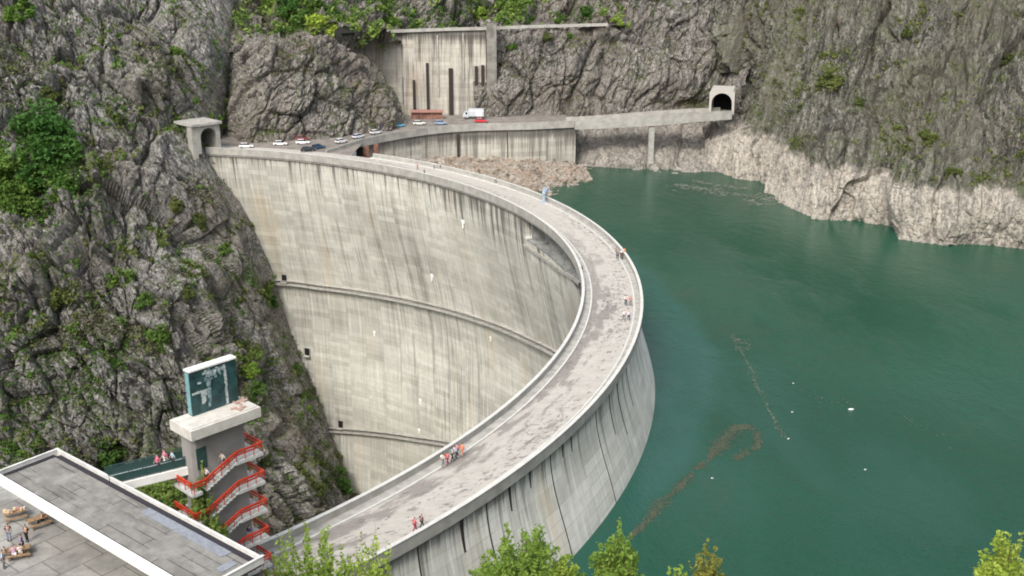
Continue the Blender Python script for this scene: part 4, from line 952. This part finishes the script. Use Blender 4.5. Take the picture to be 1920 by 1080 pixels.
for px, py, z, kd, rz, t_, b_, lb in [
    (783, 318, -1, 'walk', 200, RED, GRY, 'person in red walking on the far crest road near the car park'),
    (814, 317, -1, 'stand', 20, WHT, NAV, 'person in white, left of two standing by the far lakeside parapet'),
    (826, 317, -1, 'stand', 180, LBL, DRK, 'person in pale blue, right of two standing by the far lakeside parapet'),
    (796, 329, -.85, 'lean', 250, GRY, DRK, 'person in grey leaning on the far downstream parapet'),
    (929, 344, -1, 'walk', 330, WHT, GRY, 'person in white walking alone left of the pale blue hoist'),
    (1092, 512, -.85, 'lean', 190, NAV, DRK, 'person in dark blue leaning on the inner parapet at the sharpest bend'),
    (1155, 480, -.85, 'stand', 10, (.30, .14, .12), GRY, 'person in dull red, leftmost of the group at the lakeside parapet'),
    (1158, 486, -.85, 'stand', 100, GRY, DRK, 'person in grey, nearest in the group at the lakeside parapet'),
    (1164, 484, -.85, 'lean', 20, WHT, DRK, 'person in white leaning out in the group at the lakeside parapet'),
    (1170, 480, -.85, 'lean', 30, ORG, NAV, 'person in orange, farthest right of the group at the lakeside parapet'),
    (1167, 487, -.85, 'stand', 160, DRK, DRK, 'person all in black in the group at the lakeside parapet'),
    (1173, 572, -1, 'walk', 260, WHT, NAV, 'person in white walking beside one in red on the outer bend'),
    (1182, 573, -1, 'walk', 265, RED, GRY, 'person in red walking on the outer bend of the crest'),
    (1170, 601, -1, 'walk', 95, WHT, GRY, 'person in white and grey, left of a pair walking on the outer bend'),
    (1179, 601, -1, 'walk', 95, (.62, .60, .72), NAV, 'person in lilac and navy, right of a pair walking on the outer bend'),
    (830, 874, -.85, 'walk', 50, (.62, .70, .66), GRY, 'person in pale green, leftmost of the group walking along the near inner footway'),
    (839, 872, -.85, 'walk', 50, RED, (.30, .03, .07), 'person in red in the group walking along the near inner footway'),
    (848, 864, -.85, 'walk', 45, (.25, .33, .38), DRK, 'person in slate grey in the middle of the group on the near inner footway'),
    (853, 862, -.85, 'walk', 45, LBL, GRY, 'person in light blue in the middle of the group on the near inner footway'),
    (857, 857, -.85, 'walk', 45, (.50, .20, .32), DRK, 'person in mauve beside the one in orange on the near inner footway'),
    (867, 856, -.85, 'walk', 45, ORG, (.6, .25, .15), 'person in orange leading the group on the near inner footway'),
    (778, 997, -1, 'walk', 30, (.62, .07, .15), (.3, .04, .08), 'person in crimson walking by the near lakeside kerb'),
    (791, 990, -1, 'walk', 30, (.16, .07, .08), DRK, 'person in dark maroon walking just ahead of the one in crimson')]:
    person(kd, PZ(px, py, z), R(rz), t_, b_, lb, gc)
def on_tower(x, y, z): return TR+U*x-Nn*y+Vector((0, 0, z))
gt = 'visitors on the stair tower'
person('walk', on_tower(3.5, 1.2, 12-.167*3), math.atan2(U.y, U.x)+math.pi, WHT, GRY, 'person in white coming down the upper stairs of the tower', gt)
person('walk', on_tower(1.75, 1.2, 12-.167*8+.05), math.atan2(U.y, U.x)+math.pi, (.7, .7, .72), DRK, 'person in white and black at the foot of the upper stair flight', gt)
person('stand', on_tower(5.6, 1.2, 3.0), 1.0, NAV, (.3, .3, .35), 'person in navy on the lowest visible landing of the tower', gt)
gb = 'people crossing the footbridge'
Q = lambda d, s_: Vector((fa.x, fa.y, 12.0))+Vector((math.cos(an), math.sin(an), 0))*d+Vector((math.sin(an), -math.cos(an), 0))*s_
dd = (Vector(PZ(307, 862, 12))-Vector((fa.x, fa.y, 12))).length
person('walk', Q(dd, .55), an, PNK, (.55, .2, .3), 'person in bright pink, leftmost on the footbridge', gb)
person('walk', Q(dd-.75, 1.0), an, (.7, .2, .3), WHT, 'person in rose and white trousers, middle of the three on the footbridge', gb)
person('walk', Q(dd-1.35, .6), an, LBL, DRK, 'person in light blue and black trousers, rightmost on the footbridge', gb)
gp = 'people on the pavilion terrace'
def table(px, py, label, rz):
    p = PZ(px, py, 7.0); r_ = empty('picnic_table', (p[0], p[1], 7.0), rz, label, 'table', 'tables on the terrace')
    f_ = MB(); f_.box((1.9, .8, .06), (0, 0, .74)); f_.build('tabletop', M['wood'], r_)
    for sy in (-1, 1):
        f_ = MB(); f_.box((1.9, .3, .06), (0, sy*.75, .44)); f_.build('bench', M['wood'], r_)
    for sx in (-.75, .75):
        f_ = MB(); f_.bar((sx, -.8, 0), (sx, .25, .72), .08).bar((sx, .8, 0), (sx, -.25, .72), .08).bar((sx, -.8, .40), (sx, .8, .40), .08); f_.build('leg', M['wood'], r_)
    return r_
random.seed(5)
t1 = table(36, 1042, 'wooden picnic table with people around it on the terrace', R(20)); t2 = table(30, 972, 'wooden table heaped with goods beside the pavilion', R(30)); t3 = table(74, 984, 'wooden picnic table closest to the white roof edge', R(40))
for px, py, kd, rz, tc, bc, lb in [(18, 1014, 'stand', 300, NAV, (.25, .3, .4), 'person in dark blue standing left on the terrace'), (52, 1016, 'stand', 250, DRK, DRK, 'person all in black standing on the terrace'),
    (44, 1036, 'stand', 200, (.04, .07, .28), NAV, 'person in royal blue bending over the picnic table'), (28, 1048, 'sit', 110, (.6, .42, .66), WHT, 'person in lilac sitting at the picnic table'),
    (40, 1046, 'sit', 110, WHT, KHA, 'person in white sitting at the picnic table'), (8, 1066, 'stand', 20, LBL, GRY, 'person in pale blue at the lower left corner of the terrace'), (82, 982, 'sit', 200, (.62, .36, .28), DRK, 'person in salmon pink sitting close to the white roof edge'), (10, 1050, 'sit', 20, KHA, GRY, 'person in khaki sitting at the left end of the terrace')]:
    p = PZ(px, py, 7.0); person(kd, (p[0], p[1], 7.0), R(rz), tc, bc, lb, gp)
goods = [(.75, .55, .35), (.7, .65, .55), (.5, .32, .2), (.8, .7, .5), (.55, .3, .3)]
p = PZ(30, 972, 7.0)
for k in range(7):
    f_ = MB(); w_ = random.uniform(.2, .35); f_.box((w_, .25, random.uniform(.12, .3)), (0, 0, .12), bev=.03).box((w_*.9, .2, .03), (0, 0, .27)); o = f_.build('basket', cloth(goods[k % 5]))
    o.location = Vector((p[0], p[1], 7.77))+Matrix.Rotation(R(30), 3, 'Z') @ Vector((-.8+k*.27, random.uniform(-.2, .2), 0)); tag(o, 'small basket of souvenirs heaped on the table beside the pavilion', 'basket', 'baskets on the terrace table')
# ------------------------------------------------------------------ vegetation
def leaves(cs, size, seed, up=.25):
    """one diamond leaf clump per centre, randomly turned"""
    r_ = np.random.default_rng(seed); n = len(cs); a = r_.normal(size=(n, 3)); a[:, 2] += up; a /= np.linalg.norm(a, axis=1, keepdims=True); b = np.cross(a, r_.normal(size=(n, 3))); b /= np.linalg.norm(b, axis=1, keepdims=True)
    s_ = (size*r_.uniform(.6, 1.3, n))[:, None]; c = np.cross(a, b)
    V = np.stack([cs+b*s_, cs+c*s_*.55+a*s_*.2, cs-b*s_, cs-c*s_*.55+a*s_*.2], 1).reshape(-1, 3)
    return V, np.arange(4*n).reshape(n, 4)
def crown_mesh(name, n, size, seed, tall=1.0, k=14, openness=.2):
    """unit crown: leaf clumps over many uneven lobes with gaps between them"""
    r_ = np.random.default_rng(seed); L_ = []
    for i in range(k):
        th = r_.uniform(0, 6.283); zz = r_.uniform(.05, 1.5); rr = r_.uniform(.15, .72)*math.sqrt(max(.1, 1-(zz-.6)**2/1.0)); L_.append((rr*math.cos(th), rr*math.sin(th), zz*tall, r_.uniform(.20, .42)))
    cs = []
    for i in range(n):
        x, y, z, q = L_[r_.integers(k)]; d = r_.normal(size=3); d /= np.linalg.norm(d); cs.append(np.array([x, y, z])+d*q*r_.uniform(.55, 1.08))
    V, Fq = leaves(np.array(cs), size, seed+1)
    me = mesh_np(name, V, Fq); d_ = me.data; bpy.data.objects.remove(me); return d_
def stem_mesh(name, h, r0, seed, nb=6):
    r_ = random.Random(seed); f_ = MB(); pts = [Vector((0, 0, -.3))]
    for i in range(4): pts.append(Vector((r_.uniform(-.06, .06)*h, r_.uniform(-.06, .06)*h, h*(i+1)/4)))
    for i in range(4): f_.bar(pts[i], pts[i+1], 2*r0*(1-.2*i), 2*r0*(1-.2*(i+1)), seg=7)
    for i in range(nb):
        q = pts[1+i % 3]; a = r_.uniform(0, 6.28); e = q+Vector((math.cos(a)*h*.45, math.sin(a)*h*.45, h*r_.uniform(.25, .5))); f_.bar(q, e, r0*.9, r0*.3, seg=5)
    bmesh.ops.recalc_face_normals(f_.b, faces=f_.b.faces); me = bpy.data.meshes.new(name); f_.b.to_mesh(me); f_.b.free(); me.materials.append(M['bark']); return me
CR = [crown_mesh('crown', 1500, .11, 20+i, tall=t_, k=kk) for i, (t_, kk) in enumerate([(1, 16), (.85, 12), (1.2, 18), (.7, 14), (1.0, 10)])]
BIG = [crown_mesh('crown', 4200, .075, 40+i, tall=1.15, k=26) for i in range(3)]
STM = [stem_mesh('stem', 1.0, .035, i) for i in range(3)]
def bush(px, py, rpx, mat, label, group, big=False, name='shrub', pos=None, tree=False):
    h_ = None
    if pos is None:
        h_ = hit(px, py)
        if h_ is None: print('NO HIT', label); return
        p = h_[0]; dist = h_[2]
    else: p = Vector(pos); dist = (p-Vector((0, 0, H))).length
    r_ = rpx*dist/F
    lt = label.replace('bush', 'shrub'); tree = tree or ('tree' in lt and ('shrub' not in lt or lt.index('tree') < lt.index('shrub')))
    if tree: name = 'tree'
    root = empty(name, (p.x, p.y, p.z-r_*.55), random.uniform(0, 6.28), label, 'tree' if tree else 'shrub', group)
    me = random.choice(BIG if big else CR).copy(); me.materials.clear(); me.materials.append(M[mat])
    o = link('crown' if tree else 'foliage', me, None, root); o.scale = (r_, r_, r_*.85)
    o = link('trunk' if tree else 'stem', random.choice(STM), None, root); o.scale = (r_, r_, r_*1.1)
    return root
random.seed(21)
gl = 'shrubs rooted on the left cliff'
for px, py, rp, mt, big, lb in [
    (85, 285, 74, 'leaf_deep', 1, 'largest deep green tree in the gully at the upper left'), (35, 330, 58, 'leaf_deep', 1, 'dark tree at the left edge beside the largest deep green tree'), (112, 345, 42, 'leaf_deep', 1, 'deep green tree just below and right of the largest one in the gully'),
    (20, 388, 54, 'leaf_mid', 1, 'mid green tree at the left edge, lowest in the gully'), (75, 405, 36, 'leaf_mid', 0, 'mid green shrub at the foot of the gully trees')]:
    bush(px, py, rp, mt, lb, 'trees in the upper left gully', big, 'tree', tree=True)
for px, py, rp, mt, lb in [
    (228, 515, 30, 'leaf_mid', 'round green shrub in the middle of the left cliff'), (272, 565, 25, 'leaf_mid', 'green shrub below and right of the round one on the left cliff'), (120, 550, 36, 'leaf_olive', 'wide olive shrub above the rust coloured patch'),
    (332, 95, 18, 'leaf_mid', 'small bright shrub high above the left tunnel portal'), (300, 640, 28, 'leaf_mid', 'green shrub above the painted board'), (466, 690, 26, 'leaf_bright', 'yellow green shrub just right of the painted board'), (484, 735, 18, 'leaf_mid', 'small shrub behind the right end of the tower roof'),
    (636, 905, 34, 'leaf_mid', 'green shrub at the lower end of the abutment by the dam parapet'), (596, 920, 20, 'leaf_olive', 'olive shrub at the foot of the cliff left of the dam wall'), (200, 862, 36, 'leaf_mid', 'green shrub on the slope above the pavilion roof'), (20, 838, 30, 'leaf_mid', 'green shrub at the left edge above the pavilion roof'),
    (215, 685, 20, 'leaf_mid', 'small green shrub left of the painted board'), (350, 548, 17, 'leaf_olive', 'small olive shrub near the upper gallery level'), (556, 692, 14, 'leaf_mid', 'tiny green shrub close to the middle dam doorway'), (508, 565, 17, 'leaf_mid', 'green shrub hugging the dam edge below the upper gallery'),
    (190, 612, 20, 'leaf_olive', 'olive shrub below the wide olive one on the left cliff'), (40, 20, 32, 'leaf_deep', 'deep green shrub in the top left corner'), (140, 625, 18, 'leaf_mid', 'small shrub right of the rust coloured patch'), (375, 420, 16, 'leaf_olive', 'olive tuft under the abutment footing'), (330, 385, 18, 'leaf_olive', 'olive shrub below the left tunnel portal'),
    (60, 480, 22, 'leaf_olive', 'olive shrub under the gully trees'), (420, 470, 15, 'leaf_mid', 'small green shrub left of the dam edge above the upper gallery'), (160, 260, 22, 'leaf_olive', 'olive shrub right of the largest gully tree'), (90, 180, 20, 'leaf_olive', 'olive shrub on the upper left rocks'), (600, 15, 20, 'leaf_mid', 'green shrub at the top edge above the ledge')]:
    bush(px, py, rp, mt, lb, gl)
gu = 'trees and shrubs on the ledge above the concrete wall'
for px, py, rp, mt, lb in [
    (580, 18, 30, 'leaf_mid', 'green tree at the top edge behind the tallest bright one'), (540, 25, 26, 'leaf_deep', 'deep green tree at the top edge, left end of the ledge'), (625, 25, 24, 'leaf_mid', 'green tree right of the tallest bright one on the ledge'), (586, 66, 22, 'leaf_spring', 'yellowish low shrub below the tallest bright tree on the ledge'), (560, 50, 36, 'leaf_mid', 'broad green tree at the left end of the ledge'), (604, 42, 34, 'leaf_bright', 'tallest bright green tree on the ledge'), (530, 66, 22, 'leaf_mid', 'low green shrub leftmost on the ledge'), (642, 62, 22, 'leaf_olive', 'olive shrub beside the left end of the wall coping'),
    (740, 40, 22, 'leaf_mid', 'green tree above the middle of the concrete wall'), (778, 46, 15, 'leaf_mid', 'small green shrub above the concrete wall'), (914, 28, 27, 'leaf_bright', 'bright green tree above the right end of the concrete wall'), (950, 40, 15, 'leaf_mid', 'green shrub right of the bright tree on the ledge'),
    (985, 38, 17, 'leaf_mid', 'green shrub in the middle of the right ledge'), (1046, 36, 17, 'leaf_mid', 'green shrub on the right part of the ledge'), (1092, 22, 24, 'leaf_mid', 'tall green tree at the right end of the ledge'), (1156, 38, 15, 'leaf_bright', 'yellow green shrub past the right end of the ledge wall'), (1066, 66, 14, 'leaf_mid', 'green shrub hanging just under the ledge wall'), (1026, 72, 15, 'leaf_olive', 'olive shrub hanging under the ledge wall'), (690, 98, 10, 'leaf_mid', 'tiny green tuft on top of the rock left of the concrete wall'), (960, 85, 12, 'leaf_mid', 'green tuft in the corner right of the concrete wall'), (760, 226, 9, 'leaf_deep', 'dark green bush at the foot of the rock beside the light blue car')]:
    bush(px, py, rp, mt, lb, gu)
gr_ = 'shrubs rooted on the right bank'
for px, py, rp, mt, lb in [
    (1556, 165, 28, 'leaf_olive', 'largest olive shrub on the right bank, right of the arched portal'), (1742, 255, 22, 'leaf_olive', 'olive shrub in the middle of the right bank'), (1788, 322, 18, 'leaf_olive', 'olive shrub just above the pale rock band on the right'), (1612, 195, 14, 'leaf_olive', 'small olive shrub below the largest on the right bank'), (1885, 110, 20, 'leaf_olive', 'olive shrub near the right edge of the bank'), (1500, 205, 13, 'leaf_olive', 'small olive shrub right of the arched portal'), (1700, 60, 13, 'leaf_olive', 'small olive shrub high on the right bank')]:
    bush(px, py, rp, mt, lb, gr_)
# ground-hugging scrub and grass over the rock
def scrub(name, idx, n, size, label, mats, wts, up=.1, seed=0, kq=4, sharp=2.6):
    o, V, Fq, nu, nv = CLIFFS[idx]; A_ = V[Fq]; cen = A_.mean(1); nr = np.cross(A_[:, 2]-A_[:, 0], A_[:, 3]-A_[:, 1]); ar = np.linalg.norm(nr, axis=1); nr = nr/ar[:, None]; nr *= np.sign((nr*(np.array([0, 0, H])-cen)).sum(1))[:, None]
    ok = np.where((cen[:, 2] > (WATER+14 if idx >= 3 else -200)))[0]; r_ = np.random.default_rng(seed)
    sc = fbm(cen[ok]/11, 3, 77+seed)*1.6+nr[ok, 2]*.9+fbm(cen[ok]/2.5, 2, 7+seed)*.6; pr = np.exp(np.clip(sc*sharp, -8, 7))*ar[ok]; pr /= pr.sum()
    pick = r_.choice(ok, n, p=pr); base = cen[pick]; cs = (base[:, None]+r_.normal(0, size*.55, (n, kq, 3))+nr[pick][:, None]*size*.35).reshape(-1, 3)
    Vv, Fl = leaves(cs, size*.62, seed+3, .4); tone = np.clip(((fbm(base/16, 2, 99)+1)/2*len(mats)).astype(int), 0, len(mats)-1); rnd = r_.choice(len(mats), n, p=wts); mi_ = np.repeat(np.where(r_.random(n) < .5, tone, rnd), kq)
    tag(mesh_np(name, Vv, Fl, [M[q] for q in mats], mi=mi_), label, 'scrub', kind='stuff')
scrub('scrub', 0, 24000, .6, 'patchy grass and low scrub growing over the left cliff', ['leaf_olive', 'leaf_mid', 'twig', 'leaf_olive'], [.3, .2, .3, .2], seed=1)
scrub('scrub', 1, 2600, .5, 'sparse tufts on the outcrop behind the parked cars', ['leaf_olive', 'twig', 'leaf_mid'], [.4, .4, .2], seed=2)
scrub('scrub', 2, 11000, .85, 'scrub and bare bushes on the upper cliff above the ledge', ['leaf_mid', 'twig', 'leaf_mid', 'leaf_olive'], [.3, .3, .2, .2], seed=3)
scrub('scrub', 3, 3200, .55, 'sparse tufts on the rock face left of the arched portal', ['twig', 'leaf_olive'], [.6, .4], seed=4)
scrub('scrub', 4, 9000, .5, 'brushwood and grass over the steep right bank', ['leaf_olive', 'twig', 'leaf_olive', 'twig'], [.25, .3, .2, .25], seed=5)
scrub('scrub', 0, 1500, 1.0, 'leafy bushes massed along the ledges and gullies of the left cliff', ['leaf_mid', 'leaf_olive', 'leaf_mid'], [.4, .3, .3], seed=11, kq=16, sharp=4.5)
scrub('scrub', 2, 900, 1.3, 'massed green bushes on the upper cliff above the ledge', ['leaf_mid', 'leaf_spring', 'leaf_mid'], [.5, .2, .3], seed=13, kq=18, sharp=4)
scrub('scrub', 4, 700, .9, 'olive bushes along the gullies of the steep right bank', ['leaf_olive', 'leaf_olive'], [.5, .5], seed=15, kq=12, sharp=4.5)
# foreground trees: upright shoots clothed in fresh leaves
def shoot_tree(name, px, ytop, halfw, Y, mat, label, n_sh=90, per=46, leaf_=.19, zb=None, slim=1.0, dome=.38, group='young trees below the viewpoint'):
    t_ = PY(px, ytop, Y); dist = np.linalg.norm(t_-np.array([0, 0, H])); rr = halfw*dist/F; zb = bank_z(t_[0], Y)-.4 if zb is None else zb; h = t_[2]-zb
    r_ = np.random.default_rng(int(px*7+ytop)); root = empty(name, (t_[0], Y, zb), 0, label, 'tree', group); f_ = MB(); cs = []
    f_.bar((0, 0, -.3), (0, 0, h*.45), .035*h, .022*h, seg=9).bar((0, 0, h*.45), (.01*h, 0, h*.9), .022*h, .006*h, seg=7)
    for i in range(n_sh):
        a = r_.uniform(0, 6.283); q = math.sqrt(r_.uniform(0, 1)); z0 = h*r_.uniform(.22, .68); p0 = np.array([.25*rr*q*math.cos(a), .25*rr*q*math.sin(a), z0])
        top = h*(1-dome*q**1.6)*r_.uniform(.58, 1.13); top = max(top, z0+.6)
        p1 = np.array([rr*q*math.cos(a), rr*q*math.sin(a), top]); mid = (p0+p1)/2+np.array([math.cos(a), math.sin(a), 0])*rr*.16*q
        f_.bar(p0, mid, .05, .035, seg=4).bar(mid, p1, .035, .012, seg=4)
        u_ = r_.uniform(.12, 1.0, per)[:, None]; c_ = (1-u_)**2*p0+2*u_*(1-u_)*mid+u_**2*p1; cs.append(c_+r_.normal(0, 1, (per, 3))*(.42*(1.05-u_)+.07)*min(1, rr/3))
    f_.build('trunk', M['bark'], root)
    V, Fq = leaves(np.concatenate(cs), leaf_, int(px), .5); mesh_np('crown', V, Fq, M[mat], root)
for a_ in [('tree', 985, 990, 112, 77, 'leaf_bright', 'largest fresh green tree at the bottom, before the upstream face of the dam', 150, 75, .19, None, 1, .5), ('tree', 868, 1030, 42, 74, 'leaf_bright', 'thin fresh green sapling left of the largest tree at the bottom', 26, 40),
           ('tree', 1157, 990, 52, 80, 'leaf_bright', 'rounded fresh green tree standing against the water at the bottom', 130, 60), ('tree', 1268, 1060, 34, 74, 'leaf_bright', 'fresh green treetop left of the ochre one at the bottom', 70, 50), ('tree', 1328, 1034, 46, 75, 'leaf_ochre', 'ochre tinted treetop at the bottom of the lake', 70, 44),
           ('tree', 1897, 1003, 52, 72, 'leaf_bright', 'fresh green treetop in the lower right corner', 100, 60), ('tree', 575, 1024, 88, 80, 'leaf_bright', 'broad light green tree at the near end of the crest road', 210, 90, .19, None, 1, .16), ('tree', 692, 1018, 56, 78, 'leaf_bright', 'fresh green tree between the crest road and the lakeside parapet', 150, 90, .19, None, 1, .18),
           ('tree', 508, 1052, 34, 84, 'leaf_ochre', 'ochre green tree beside the corner of the pavilion roof', 80, 50), ('tree', 1060, 1052, 44, 76, 'leaf_bright', 'lower green tree on the right flank of the largest tree at the bottom', 80, 50)]:
    shoot_tree(*a_)
shoot_tree('tree', 300, 905, 62, 97, 'leaf_spring', 'green tree between the pavilion roof and the stair tower', 90, 50, .2, zb=1.0)
shoot_tree('tree', 372, 878, 26, 86.5, 'leaf_spring', 'slender tall green tree in front of the stair tower', 50, 50, .18, zb=1.0)
shoot_tree('tree', 400, 960, 26, 85.5, 'leaf_spring', 'green treetop rising behind the roof edge beside the slender tree', 50, 50, .18, zb=1.0)
